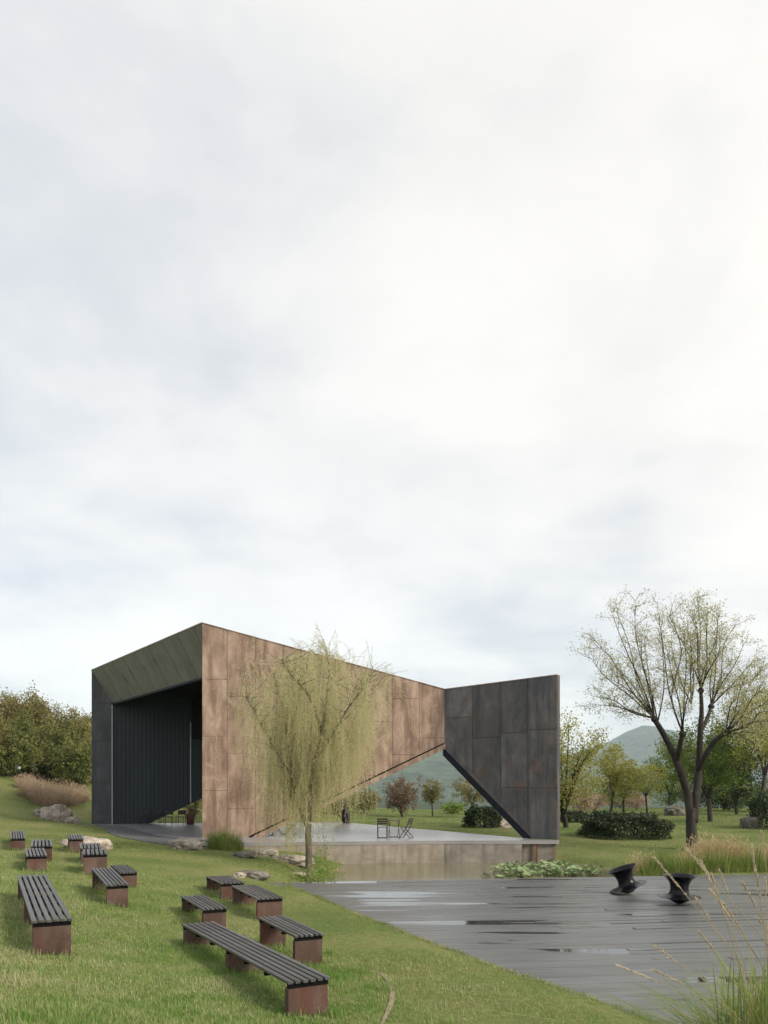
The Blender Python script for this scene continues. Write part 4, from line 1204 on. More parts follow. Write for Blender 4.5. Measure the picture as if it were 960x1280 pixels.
def generic_tree(name, label, cat, base, height, rad, leafm, barkm, seed, nleaf=5200, lsize=0.13, trunk_frac=0.28, stems=1, shape='round', group=None, sparse=0.30, aspect=0.55, trunk_r=None):
    rnd = random.Random(seed); rl_ = np.random.default_rng(seed)
    t_ = thing(name, label, cat, base, 0, group)
    tmb, bmb = MB(), MB()
    tips = []
    tr = trunk_r or height * 0.022
    for s_ in range(stems):
        lean = Vector((rnd.gauss(0, 0.10), rnd.gauss(0, 0.10), 1)).normalized() if stems == 1 else Vector((rnd.gauss(0, 0.3), rnd.gauss(0, 0.2), 1)).normalized()
        h0 = height * trunk_frac
        tp = [Vector((0, 0, -0.15)), Vector((0, 0, 0)) + lean * h0 * 0.5, lean * h0]
        grow_limb(tmb, tp, tr, tr * 0.8)
        nb_ = rnd.randint(4, 6) if stems == 1 else 3
        for k_ in range(nb_):
            a_ = 2 * math.pi * (k_ + rnd.random() * 0.7) / nb_
            sp = rnd.uniform(0.35, 0.95) * rad
            top = lean * h0 + Vector((math.cos(a_) * sp, math.sin(a_) * sp, (height - h0) * rnd.uniform(0.55, 0.92)))
            mid = lean * h0 + Vector((math.cos(a_) * sp * 0.45, math.sin(a_) * sp * 0.45, (height - h0) * 0.38))
            Q = grow_limb(bmb, [lean * h0 * 0.96, mid, top], tr * 0.55, tr * 0.10, 5)
            for q in range(6):
                st = Q[int(len(Q) * (0.25 + 0.12 * q)) % len(Q)]
                dirv = Vector((rnd.gauss(0, 1), rnd.gauss(0, 1), rnd.uniform(-0.1, 0.9))).normalized()
                L_ = rad * rnd.uniform(0.3, 0.75)
                S_ = shoot(st, dirv, L_, rnd, up=0.3, steps=4, wig=0.12)
                bmb.tube(S_, [tr * 0.16, tr * 0.13, tr * 0.1, tr * 0.07, tr * 0.04], 4)
                tips += S_[1:]
            tips += Q[len(Q) // 2:]
    tips = np.array([tuple(v) for v in tips])
    # clip tips to a crown envelope and add more clump centres
    extra = rl_.normal(0, 1, (len(tips), 3)); extra /= np.linalg.norm(extra, axis=1)[:, None]
    extra *= rl_.uniform(0.35, 1.0, (len(tips), 1)) ** 0.5
    zc = height * (trunk_frac * 0.55 + 0.5); hz_ = height * (0.5 - trunk_frac * 0.42)
    extra = extra * (rad, rad, hz_) + (0, 0, zc)
    if shape == 'cone': extra[:, :2] *= np.clip(1.25 - (extra[:, 2:3] / height), 0.15, 1.0)
    cen = np.concatenate([tips, extra])
    keep = rl_.random(len(cen)) > sparse
    cen = cen[keep]
    pick = rl_.integers(0, len(cen), nleaf)
    pos = cen[pick] + rl_.normal(0, 1, (nleaf, 3)) * np.array([0.10, 0.10, 0.08]) * height * 0.36
    pos[:, 2] = np.maximum(pos[:, 2], 0.12)
    V_, F_ = leaf_cloud(pos, 1, lsize, aspect, rl_, droop=0.25)
    tmb.build('trunk', barkm, t_, smooth=True)
    bmb.build('branches', barkm, t_, smooth=True)
    np_obj('crown', V_, F_, leafm, t_)
    return t_

# willow ---------------------------------------------------------------
def willow():
    rnd = random.Random(31); rl_ = np.random.default_rng(31)
    Zw = 25.6
    base = GX(385, Zw)
    t_ = thing('willow_tree', 'pale yellow green weeping willow in front of the rusted steel wall', 'tree', base)
    def L(px, py, dy=0.0): return U(px, py, Zw + dy) - base
    tmb, bmb = MB(), MB()
    grow_limb(tmb, [Vector((0, 0, -0.2)), L(386, 1062), L(385, 1044), L(386, 1030)], 0.12, 0.09, 9)
    tmb.tube([(0, 0, -0.2), (0, 0, 0.05), (0, 0, 0.25)], [0.2, 0.15, 0.112], 9)
    limbs = []
    limbs.append(grow_limb(bmb, [L(385, 1036), L(374, 1008), L(365, 972, -.3), L(360, 925, .3), L(352, 880, .4), L(342, 842, .5)], 0.07, 0.018, 6))
    limbs.append(grow_limb(bmb, [L(386, 1026), L(390, 995), L(393, 955, -.2), L(402, 915, -.3), L(408, 875, -.2), L(411, 840, 0), L(409, 815, 0)], 0.078, 0.012, 6))
    limbs.append(grow_limb(bmb, [L(390, 990), L(402, 968, .3), L(422, 945, .6), L(440, 905, .8), L(456, 868, .8)], 0.042, 0.012, 6))
    limbs.append(grow_limb(bmb, [L(394, 950, -.2), L(412, 925, -.7), L(432, 890, -1.1), L(452, 862, -1.3), L(464, 842, -1.2)], 0.035, 0.010, 6))
    limbs.append(grow_limb(bmb, [L(366, 970, .2), L(348, 945, -.5), L(326, 905, -.9), L(308, 872, -1.1)], 0.035, 0.010, 6))
    limbs.append(grow_limb(bmb, [L(360, 925, .3), L(372, 880, .9), L(380, 848, 1.3), L(384, 828, 1.4)], 0.032, 0.009, 6))
    limbs.append(grow_limb(bmb, [L(402, 915, -.3), L(386, 870, -1.0), L(366, 846, -1.5), L(352, 826, -1.6)], 0.032, 0.009, 6))
    limbs.append(grow_limb(bmb, [L(386, 1015), L(384, 960, 1.0), L(400, 890, 1.8), L(425, 850, 2.0)], 0.04, 0.010, 6))
    starts = []; lp, ld = [], []
    for Q in limbs:
        n_ = len(Q)
        for i in range(int(n_ * 0.22), n_):
            for r_ in range(5):
                d = Vector((rnd.gauss(0, 1), rnd.gauss(0, 1), rnd.uniform(0.1, 1.0)))
                S_ = shoot(Q[i], d, rnd.uniform(0.35, 1.55), rnd, up=0.0, steps=5, wig=0.18)
                bmb.tube(S_, [0.009, 0.008, 0.007, 0.005, 0.004, 0.003], 4)
                starts += S_[2:]
                for q_ in range(1, len(S_)):
                    for z_ in range(5):
                        p_ = S_[q_ - 1].lerp(S_[q_], rnd.random())
                        lp.append((p_.x + rnd.gauss(0, .03), p_.y + rnd.gauss(0, .03), p_.z + rnd.gauss(0, .03))); ld.append((rnd.gauss(0, .7), rnd.gauss(0, .7), -.35))
    # strands
    tw = MB()
    S0 = [s_ for s_ in starts]
    rnd.shuffle(S0)
    for s_ in S0[:2050]:
        if s_.y < -0.25 and rnd.random() < 0.42: continue
        # crown envelope in metres about the tree axis
        px_rel = s_.x
        hang = rnd.uniform(0.5, 1.9) + (1.1 if (s_.x < -0.4 and rnd.random() < 0.6) else 0.25)
        if s_.z > 6.4: hang *= 0.6
        if s_.x > 1.0: hang *= 1.15
        floor_z = 0.75 + 0.45 * max(0, s_.x + 0.6) * 0.9
        hang = min(hang, max(0.3, s_.z - floor_z))
        az = rnd.uniform(0, 6.28); out_ = rnd.uniform(0.05, 0.55)
        n_ = max(4, int(hang / 0.16))
        pts = []
        for i in range(n_ + 1):
            f_ = i / n_
            o_ = out_ * (1 - (1 - f_) ** 2)
            pts.append(s_ + Vector((math.cos(az) * o_ + rnd.gauss(0, .008), math.sin(az) * o_ + rnd.gauss(0, .008), 0.06 * math.sin(f_ * 3) - hang * f_)))
        tw.tube(pts, 0.0022, 3, cap=False)
        for i in range(n_):
            for j in range(8):
                f_ = j / 8
                p_ = pts[i].lerp(pts[i + 1], f_) + Vector((rnd.gauss(0, .022), rnd.gauss(0, .022), rnd.gauss(0, .01)))
                a2_ = rnd.uniform(0, 6.28)
                lp.append(tuple(p_)); ld.append((math.cos(a2_) * 0.55, math.sin(a2_) * 0.55, -0.75))
    lp = np.array(lp); ld = np.array(ld)
    V_, F_ = leaf_cloud(lp, 0.40, 0.072, 0.16, rl_, dirs=ld)
    tmb.build('trunk', M['bark_willow'], t_, smooth=True)
    bmb.build('branches', M['bark_willow'], t_, smooth=True)
    tw.build('strands', M['twig'], t_)
    np_obj('crown', V_, F_, M['l_willow'], t_)
    return t_
willow()

# forked tree on the right ----------------------------------------------
def forked():
    rnd = random.Random(12); rl_ = np.random.default_rng(12)
    Zt = 33.0
    base = GX(866, Zt)
    t_ = thing('forked_tree', 'tall forked tree with knobbly pollarded limbs and sparse olive leaves behind the deck', 'tree', base)
    def L(px, py, dy=0.0): return U(px, py, Zt + dy) - base
    tmb, bmb = MB(), MB()
    grow_limb(tmb, [Vector((0, 0, -0.3)), L(865, 1050), L(864, 1025), L(865.5, 1010)], 0.25, 0.19, 12)
    tmb.tube([(0, 0, -0.25), (0, 0, 0.12), (0.0, 0, 0.4)], [0.36, 0.28, 0.235], 12)
    grow_limb(tmb, [L(864, 1028), L(860, 994), L(850, 962, -.2), L(840, 938, -.3), L(828, 915, -.4), L(818, 899, -.5)], 0.19, 0.10, 9)
    grow_limb(tmb, [L(867, 1028), L(871, 990), L(874, 955, .3), L(875, 920, .4), L(877, 890, .5), L(876, 862, .5)], 0.185, 0.07, 9)
    grow_limb(tmb, [L(846, 952, -.25), L(850, 932, -.8), L(853, 918, -1.1)], 0.11, 0.09, 8)
    grow_limb(tmb, [L(873, 962, .2), L(882, 944, -.2), L(894, 926, -.5), L(907, 916, -.7)], 0.12, 0.09, 8)
    grow_limb(tmb, [L(876, 915, .4), L(884, 898, .9), L(889, 884, 1.2)], 0.085, 0.075, 8)
    knobs = [L(818, 898, -.5), L(853, 916, -1.1), L(908, 915, -.7), L(889, 882, 1.2), L(876, 862, .5), L(822, 903, -.45), L(864, 880, .4)]
    for kx in knobs[:5]:
        bm_ = []
        tmb.tube([kx - Vector((0, 0, .14)), kx - Vector((0, 0, .04)), kx + Vector((0, 0, .10))], [0.10, 0.155, 0.06], 8)
    # main shoots by target pixel: (knob index, target px, py, depth offset)
    T = [(0, 748, 800, .5), (0, 738, 822, -1), (0, 765, 775, -1.2), (0, 772, 765, 1), (0, 795, 745, 0), (0, 806, 790, 1.2), (0, 752, 868, -.8), (0, 745, 880, .9), (5, 830, 785, 1.4), (5, 800, 800, -1.6), (0, 770, 835, 1.8), (0, 760, 848, -2.0),
         (1, 825, 765, -1.6), (1, 842, 775, -2.0), (1, 857, 790, -1.2), (1, 836, 820, -2.6), (1, 870, 840, -2.4), (6, 850, 770, .2), (6, 858, 800, 2.0), (6, 835, 800, 2.4),
         (4, 872, 748, .5), (4, 862, 760, 1.5), (4, 885, 765, -.6), (4, 895, 775, 1.0), (4, 868, 775, -.8), (4, 900, 795, -1.5), (4, 846, 790, 1.2), 
         (3, 905, 770, 1.8), (3, 918, 785, 2.4), (3, 930, 800, 1.0), (3, 940, 825, 1.6), (3, 895, 800, 3.0), (3, 950, 838, 2.4), (3, 912, 830, 3.2),
         (2, 955, 838, -1.0), (2, 965, 870, -.4), (2, 972, 890, -1.4), (2, 960, 905, -1.8), (2, 948, 860, -2.2), (2, 930, 850, -2.4), (2, 975, 925, -.8), (2, 940, 930, -2.6), (2, 925, 870, -3.0)]
    lp = []
    for ki, px, py, dy in T:
        a_ = knobs[ki]; b_ = L(px + rnd.gauss(0, 3), py + rnd.gauss(0, 3), dy)
        d = b_ - a_
        # rises first, then spreads
        m1 = a_ + Vector((d.x * 0.38, d.y * 0.38, d.z * 0.30 + 0.10)) + Vector((rnd.gauss(0, .10), rnd.gauss(0, .10), rnd.gauss(0, .08)))
        m2 = a_ + Vector((d.x * 0.72, d.y * 0.72, d.z * 0.66 + 0.16)) + Vector((rnd.gauss(0, .12), rnd.gauss(0, .12), rnd.gauss(0, .08)))
        Q = grow_limb(bmb, [a_, m1, m2, b_], 0.036, 0.007, 5)
        n_ = len(Q)
        for i in range(2, n_):
            for r_ in range(2):
                if rnd.random() < 0.25: continue
                dd_ = (d.normalized() * 0.7 + Vector((rnd.gauss(0, .6), rnd.gauss(0, .6), rnd.gauss(0.15, .5)))).normalized()
                S_ = shoot(Q[i], dd_, rnd.uniform(0.35, 1.0), rnd, up=0.15, steps=4, wig=0.14)
                bmb.tube(S_, [0.011, 0.009, 0.007, 0.005, 0.004], 3, cap=False)
                for q in range(2):
                    S2 = shoot(S_[2 + q], (dd_ + Vector((rnd.gauss(0, .7), rnd.gauss(0, .7), rnd.gauss(0, .5)))).normalized(), rnd.uniform(.2, .5), rnd, up=0.1, steps=3, wig=.15)
                    bmb.tube(S2, [0.006, 0.005, 0.004, 0.003], 3, cap=False)
                    S_ = S_ + S2[1:]
                dens = 28
                for s_ in S_[1:]:
                    for q in range(dens // 7):
                        lp.append((s_.x + rnd.gauss(0, .11), s_.y + rnd.gauss(0, .11), s_.z + rnd.gauss(0, .09)))
    lp = np.array(lp)
    V_, F_ = leaf_cloud(lp, 1, 0.088, 0.34, rl_, droop=0.15)
    tmb.build('trunk', M['bark'], t_, smooth=True)
    bmb.build('branches', M['bark'], t_, smooth=True)
    np_obj('crown', V_, F_, M['l_olive'], t_)
forked()

# other trees on the far lawn
def bgtree(px, Z, top_py, rad, leafm, barkm, seed, label, **kw):
    b_ = GX(px, Z)
    h_ = CAMZ - (top_py - HY) / F * Z - b_.z
    return generic_tree('tree', label, 'tree', b_, h_, rad, M[leafm], M[barkm], seed, **kw)
bgtree(708, 44, 890, 2.1, 'l_yellow', 'bark', 41, 'leaning yellow green tree rising behind the wing wall', nleaf=9500, lsize=.12, trunk_frac=.12, stems=3, sparse=.35)
bgtree(762, 52, 930, 1.55, 'l_yellow', 'bark_dark', 43, 'round headed yellow green tree over the clipped hedge', nleaf=5200, lsize=.13, trunk_frac=.25, sparse=.35)
bgtree(780, 54, 948, 1.35, 'l_yellow', 'bark_dark', 45, 'smaller yellow green tree with orange tips over the clipped hedge', nleaf=3600, lsize=.13, trunk_frac=.28, sparse=.4)
bgtree(809, 62, 956, 1.7, 'l_yellow', 'bark', 47, 'slender pale yellow tree on the far lawn by the grey boulder', nleaf=3600, lsize=.14, trunk_frac=.35, sparse=.4)
bgtree(836, 66, 935, 2.1, 'l_green', 'bark', 49, 'green tree standing behind the grey boulder', nleaf=5200, lsize=.15, trunk_frac=.25, sparse=.3)
bgtree(888, 50, 895, 2.6, 'l_green', 'bark_dark', 51, 'bushy green tree with a short dark double trunk on the far lawn', nleaf=13000, lsize=.14, trunk_frac=.22, stems=2, sparse=.25, trunk_r=.16)
bgtree(921, 58, 915, 1.9, 'l_dark', 'bark_dark', 53, 'dark evergreen in the shade between the two green trees', nleaf=7000, lsize=.15, trunk_frac=.10, sparse=.2)
bgtree(948, 48, 866, 2.5, 'l_yellow', 'bark_dark', 55, 'broad bright yellow green tree at the lawn side of the dark evergreen', nleaf=9000, lsize=.13, trunk_frac=.38, sparse=.3, trunk_r=.15)
bgtree(978, 56, 850, 3.0, 'l_yellow', 'bark', 57, 'tall pale yellow tree overtopping the others at the edge of the lawn', nleaf=8000, lsize=.14, trunk_frac=.25, sparse=.35)
bgtree(860, 74, 925, 2.6, 'l_yellow', 'bark', 59, 'hazy yellow tree far behind the forked tree', nleaf=5200, lsize=.16, trunk_frac=.25, sparse=.3)
bgtree(905, 78, 918, 3.0, 'l_scrub2', 'bark', 61, 'hazy olive tree far behind the bushy green tree', nleaf=5200, lsize=.17, trunk_frac=.2, sparse=.3)
bgtree(503, 58, 970, 1.6, 'l_red', 'bark_dark', 63, 'reddish brown autumn tree seen through the triangular cut-out', nleaf=5200, lsize=.12, trunk_frac=.10, stems=3, sparse=.25, shape='cone')
bgtree(541, 60, 976, 0.95, 'l_scrub', 'bark_dark', 65, 'small round headed olive tree beside the reddish tree', nleaf=2600, lsize=.12, trunk_frac=.35, sparse=.25)
bgtree(588, 58, 970, 1.5, 'l_scrub', 'bark', 67, 'thin leaved olive tree rising behind the round dark hedge', nleaf=3000, lsize=.12, trunk_frac=.3, sparse=.4)
bgtree(455, 62, 985, 1.3, 'l_scrub', 'bark_dark', 69, 'low olive bush at the willow side of the reddish tree', nleaf=3400, lsize=.13, trunk_frac=.05, stems=3, sparse=.2)
bgtree(566, 66, 1004, 1.1, 'l_herb', 'bark', 71, 'low bright green bush beyond the folding chairs', nleaf=2200, lsize=.12, trunk_frac=.05, stems=3, sparse=.2)
bgtree(420, 58, 988, 1.4, 'l_scrub', 'bark_dark', 73, 'olive bush behind the wrapped parasol', nleaf=3200, lsize=.13, trunk_frac=.05, stems=3, sparse=.2)
bgtree(640, 62, 962, 1.7, 'l_scrub', 'bark', 75, 'olive tree mostly hidden by the wing wall', nleaf=3200, lsize=.13, trunk_frac=.2, sparse=.3)
bgtree(728, 60, 985, 1.2, 'l_pink', 'bark', 77, 'pinkish dry shrub between the wing wall and the clipped hedge', nleaf=2400, lsize=.12, trunk_frac=.05, stems=4, sparse=.2)
bgtree(742, 66, 990, 1.4, 'l_pink', 'bark', 79, 'pinkish dry shrub behind the round headed yellow tree', nleaf=2400, lsize=.12, trunk_frac=.05, stems=4, sparse=.2)
bgtree(795, 70, 992, 1.5, 'l_pink', 'bark', 81, 'pinkish dry shrub behind the clipped hedge', nleaf=2400, lsize=.12, trunk_frac=.05, stems=4, sparse=.2)
bgtree(245, 56, 985, 1.3, 'l_scrub', 'bark_dark', 83, 'brown bush glimpsed under the ribbed wall of the pavilion', nleaf=2600, lsize=.12, trunk_frac=.05, stems=3, sparse=.2)

bgtree(722, 86, 985, 2.2, 'l_scrub2', 'bark', 101, 'low olive bush on the brow of the lawn beyond the pinkish shrubs', nleaf=2600, lsize=.17, trunk_frac=.05, stems=4, sparse=.2)
bgtree(775, 84, 990, 2.4, 'l_scrub', 'bark', 102, 'low bronze bush on the brow of the lawn behind the yellow trees', nleaf=2600, lsize=.17, trunk_frac=.05, stems=4, sparse=.2)
bgtree(838, 86, 978, 2.6, 'l_green', 'bark', 103, 'low green bush on the brow of the lawn beyond the grey boulder', nleaf=3000, lsize=.17, trunk_frac=.05, stems=4, sparse=.2)
bgtree(872, 82, 975, 2.4, 'l_dark', 'bark_dark', 104, 'dark bush on the brow of the lawn beyond the bushy green tree', nleaf=3600, lsize=.17, trunk_frac=.05, stems=4, sparse=.1)
bgtree(906, 66, 985, 2.0, 'l_dark', 'bark_dark', 105, 'dark bush under the trees between the two green ones', nleaf=4000, lsize=.16, trunk_frac=.05, stems=4, sparse=.1)
bgtree(940, 62, 980, 2.0, 'l_green', 'bark_dark', 106, 'green bush under the broad yellow green tree', nleaf=4000, lsize=.15, trunk_frac=.05, stems=4, sparse=.1)
# hedges: clipped mounds of dark leaves
def hedge(px, Z, wpx, hpx, depth, seed, label, leafm='l_dark', n=15000, cat='hedge'):
    b_ = GX(px, Z); rl_ = np.random.default_rng(seed)
    W_ = wpx / F * Z / 2; H_ = hpx / F * Z
    t_ = thing('clipped_hedge', label, cat, b_)
    d = rl_.normal(size=(n, 3)); d[:, 2] = np.abs(d[:, 2]); d /= np.linalg.norm(d, axis=1)[:, None]
    # super-ellipsoid with lumps
    p_ = np.sign(d) * np.abs(d) ** 0.62
    p_ /= np.maximum(1e-6, (np.abs(p_) ** 3).sum(1) ** (1 / 3))[:, None]
    lump = 1 + 0.09 * np.sin(d[:, 0] * 9 + seed) * np.cos(d[:, 1] * 7) + 0.06 * np.sin(d[:, 2] * 11 + d[:, 0] * 5)
    rr_ = (1 - np.abs(rl_.normal(0, 0.10, n))) * lump
    pos = p_ * rr_[:, None] * (W_, depth, H_)
    V_, F_ = leaf_cloud(pos, 1, 0.12, 0.55, rl_)
    np_obj('foliage', V_, F_, M[leafm], t_)
    mb_ = MB(); rnd = random.Random(seed)
    for i in range(14):
        x_, y_ = rnd.uniform(-.7, .7) * W_, rnd.uniform(-.6, .6) * depth
        mb_.tube([(x_ * .8, y_ * .8, -.1), (x_, y_, H_ * .75)], [0.03, 0.012], 5)
    mb_.build('stems', M['bark_dark'], t_)['kind'] = 'stuff'
    return t_
hedge(780, 38, 104, 31, 1.6, 91, 'broad clipped dark hedge mound on the far lawn')
hedge(603, 43, 44, 27, 1.0, 92, 'round dark hedge bush beyond the slab beside a pale boulder', n=5000)
hedge(718, 50, 34, 14, 0.8, 93, 'low dark clipped bush by the wing wall on the far lawn', n=2600)
hedge(975, 43, 60, 46, 1.6, 94, 'large dark shrub mound beside the dark boulder at the lawn edge', n=7000, leafm='l_dark', cat='shrub')

# thicket on the slope to the left
protos = []
for i, (lm, hh, rr) in enumerate((('l_scrub', 5.4, 2.3), ('l_scrub2', 5.0, 2.2), ('l_scrub', 6.2, 2.0), ('l_scrub2', 3.2, 2.0))):
    protos.append(None)
thk = []
rnd = random.Random(77)
specs = [(-20, 66, 3), (5, 64, 2), (28, 66, 0), (50, 65, 2), (72, 68, 1), (92, 67, 0), (110, 70, 2), (128, 74, 1), (15, 60, 1), (38, 61, 0), (60, 62, 3), (84, 63, 1), (104, 64, 0), (8, 57, 3), (30, 58.5, 1), (98, 60, 3), (-15, 56, 0), (150, 78, 0), (-35, 60, 2), (64, 72, 2), (18, 72, 0)]
lab = {'l_scrub': 'tall bronze green bush in the thicket on the slope behind the pavilion', 'l_scrub2': 'dark green bush in the thicket on the slope behind the pavilion'}
kinds = (('l_scrub', 5.6, 2.3, .1), ('l_scrub2', 5.0, 2.2, .1), ('l_scrub', 6.4, 2.0, .12), ('l_scrub2', 3.2, 2.1, .05))
for i, (px, Z, kd) in enumerate(specs):
    lm, hh, rr, tf_ = kinds[kd]
    b_ = GX(px, Z)
    if protos[kd] is None:
        protos[kd] = generic_tree('thicket_bush', lab[lm], 'bush', b_, hh, rr, M[lm], M['bark_dark'], 200 + kd, nleaf=9000, lsize=.15, trunk_frac=tf_, stems=4, sparse=.12, shape='cone' if kd != 3 else 'round', group='bushes of the thicket')
    else:
        s_ = rnd.uniform(.88, 1.12)
        copy_tree(protos[kd], loc=b_, rz=rnd.uniform(0, 6.28), scale=(s_, s_, s_ * rnd.uniform(.92, 1.1)))

# ------------------------------------------------------------------ grass clumps and reeds
def clump(name, label, base, rad, h, n, wd, leafm, seed, lean=0.45, cat='grass', group=None, part='blades', curve=0.6, wisps=0):
    rl_ = np.random.default_rng(seed)
    t_ = thing(name, label, cat, base, 0, group)
    r_ = np.sqrt(rl_.random(n)) * rad; a_ = rl_.uniform(0, 6.28, n)
    rx, ry = (rad if not hasattr(rad, '__len__') else rad, rad)
    b_ = np.stack([r_ * np.cos(a_), r_ * np.sin(a_), np.zeros(n) - 0.03], -1)
    bb = b_.copy(); bb[:, 2] += terrain(b_[:, 0] + base[0], b_[:, 1] + base[1]) - base[2]
    hh_ = h * (0.30 + 0.85 * rl_.random(n) ** 1.5) * (1.0 - 0.35 * (r_ / rad) ** 2)
    V_, F_ = blades(bb, hh_, np.full(n, wd) * rl_.uniform(.7, 1.3, n), lean, rl_, curve, 4, az=a_ + rl_.normal(0, .8, n))
    np_obj(part, V_, F_, M[leafm], t_)
    if wisps:
        a2 = rl_.uniform(0, 6.28, wisps); rr2 = np.sqrt(rl_.random(wisps)) * rad * 1.25
        pos = np.stack([rr2 * np.cos(a2), rr2 * np.sin(a2), h * (.35 + .75 * rl_.random(wisps)) * (1 - .45 * (rr2 / rad / 1.25) ** 2)], -1)
        pos[:, 2] += terrain(pos[:, 0] + base[0], pos[:, 1] + base[1]) - base[2]
        V_, F_ = leaf_cloud(pos, .5, .12, .22, rl_, dirs=np.tile((0, 0, 1.0), (wisps, 1)))
        np_obj('seed_heads', V_, F_, M[leafm], t_)['kind'] = 'stuff'
    return t_
g = GX(281, 29.2); clump('grass_clump', 'tall fresh green grass clump at the foot of the long steel wall', g, 0.62, 0.95, 1500, 0.016, 'l_reed', 301, .40)
for i, (px, Z, s_) in enumerate(((45, 52, 1.0), (62, 51, 1.15), (80, 52, 1.05), (96, 53.5, .8), (33, 54, .7))):
    clump('dry_grass_clump', 'pinkish dry grass clump below the thicket on the slope', GX(px, Z), 0.95 * s_, 1.35 * s_, 1500, 0.018, 'l_pink', 310 + i, .75, group='pinkish grass clumps below the thicket', wisps=900)
# reeds along the far deck edge and the pond
labs = 'straw coloured reed clump in the row behind the far edge of the deck'
for i, (px, Z, r_, h_, m_, n_) in enumerate(((878, 28.2, .5, 1.05, 'l_straw', 900), (893, 27.9, .55, 1.15, 'l_straw', 1000), (908, 28.3, .5, 1.05, 'l_straw', 900), (922, 28.0, .5, .95, 'l_straw', 800), (862, 27.4, .45, .75, 'l_straw', 600), (950, 27.2, .5, .8, 'l_straw', 700), (800, 27.0, .45, .75, 'l_straw', 500), (972, 27.6, .5, .9, 'l_straw', 700))):
    clump('reed_clump', labs, GX(px, Z), r_, h_, n_, .014, m_, 330 + i, .28, group='straw reeds behind the deck', wisps=260)
for i, (px, Z, r_, h_) in enumerate(((822, 26.9, .45, .85), (812, 26.4, .4, .65), (838, 26.8, .4, .6), (770, 26.6, .4, .45), (850, 26.5, .4, .5), (900, 26.6, .5, .5), (930, 26.4, .5, .5), (790, 26.2, .4, .45), (960, 26.3, .5, .5), (752, 26.6, .35, .4))):
    clump('green_reed_clump', 'green reed clump in the row behind the far edge of the deck', GX(px, Z), r_, h_, 600, .014, 'l_reed', 350 + i, .32, group='green reeds behind the deck')
for i, px in enumerate((776, 792, 806, 822, 838, 853, 868, 884, 899, 915, 930, 946, 962)):
    Zr = 25.0
    for _ in range(4): Zr = far_y((px - 480) / F * Zr) + 0.55
    clump('green_reed_clump', 'green reed clump in the row behind the far edge of the deck', GX(px, Zr), .42, .55 + .2 * (i % 3), 520, .013, 'l_reed', 700 + i, .32, group='green reeds behind the deck')
# herbs on the pond bank by the willow
def herb(px, Z, rad, h, seed, leafm, label, n=900, ls=.07):
    b_ = GX(px, Z); rl_ = np.random.default_rng(seed)
    t_ = thing('bank_herb', label, 'plant', b_)
    pos = rl_.normal(0, 1, (n, 3)) * (rad * .5, rad * .5, 0)
    pos[:, 2] = np.abs(rl_.normal(0, .45, n)) * h * np.exp(-(pos[:, 0] ** 2 + pos[:, 1] ** 2) / (rad * rad)) + .02
    pos[:, 2] += terrain(pos[:, 0] + b_.x, pos[:, 1] + b_.y) - b_.z
    V_, F_ = leaf_cloud(pos, 1, ls, .4, rl_)
    np_obj('foliage', V_, F_, M[leafm], t_)
    mb_ = MB(); rd_ = random.Random(seed)
    for i in range(18):
        x_, y_ = rd_.gauss(0, .3) * rad, rd_.gauss(0, .3) * rad
        z0 = tz(b_.x + x_, b_.y + y_) - b_.z
        mb_.tube([(x_, y_, z0 - .05), (x_ * 1.2, y_ * 1.2, z0 + h * .6)], [.006, .003], 4)
    mb_.build('stems', M['stalk'], t_)['kind'] = 'stuff'
herb(407, 26.2, .6, 1.9, 371, 'l_herb', 'tall bright green herb on the bank beside the willow trunk', 1500)
herb(396, 24.6, .6, .85, 372, 'l_herb', 'low bright herb spreading between the willow and the deck', 1300)
herb(414, 25.0, .65, 1.0, 373, 'l_herb', 'low bright herb on the water side of the bank', 1300)
herb(428, 26.0, .45, .7, 374, 'l_reed', 'yellowish herb at the pond rim before the retaining wall', 800)
herb(420, 23.6, .4, .35, 375, 'l_herb', 'small herb overhanging the far corner of the deck', 700)
clump('grass_clump', 'yellow green grass tuft on the pond rim below the retaining wall', GX(436, 27.2), .35, .8, 350, .012, 'l_reed', 376, .3)
clump('grass_clump', 'thin dry grass tuft at the pond rim beside the herbs', GX(424, 27.8), .4, .7, 300, .012, 'l_straw', 377, .35)
herb(131, 16.0, .22, .26, 378, 'l_herb', 'tuft of weeds at the front leg of the sloping bench', 300, .05)

# lotus in the pond
def lotus_leaf_mesh(seed):
    rd_ = random.Random(seed); n_ = 18
    vs_ = [(0, 0, -0.045)]; fs_ = []
    for ring, rr_ in enumerate((0.5, 1.0)):
        for k_ in range(n_):
            a_ = 2 * math.pi * k_ / n_
            w_ = 0.10 * math.sin(3 * a_ + seed) + 0.06 * math.sin(5 * a_ + seed * 2)
            vs_.append((math.cos(a_) * rr_ * .20, math.sin(a_) * rr_ * .20, -0.02 * (1 - ring) + ring * (0.01 + w_ * .35)))
    for k_ in range(n_):
        fs_.append((0, 1 + k_, 1 + (k_ + 1) % n_))
        fs_.append((1 + k_, 1 + n_ + k_, 1 + n_ + (k_ + 1) % n_, 1 + (k_ + 1) % n_))
    me = bpy.data.meshes.new('leaf'); me.from_pydata(vs_, [], fs_); me.materials.append(M['l_lotus'])
    me.polygons.foreach_set('use_smooth', [True] * len(me.polygons)); return me
lms = [lotus_leaf_mesh(i) for i in range(5)]
mb = MB(); mb.tube([(0, 0, -1.0), (0.01, 0, 0)], .008, 5, cap=False)
sme = bpy.data.meshes.new('stem'); sme.from_pydata(mb.v, [], mb.f); sme.materials.append(M['stalk'])
rd = random.Random(4)
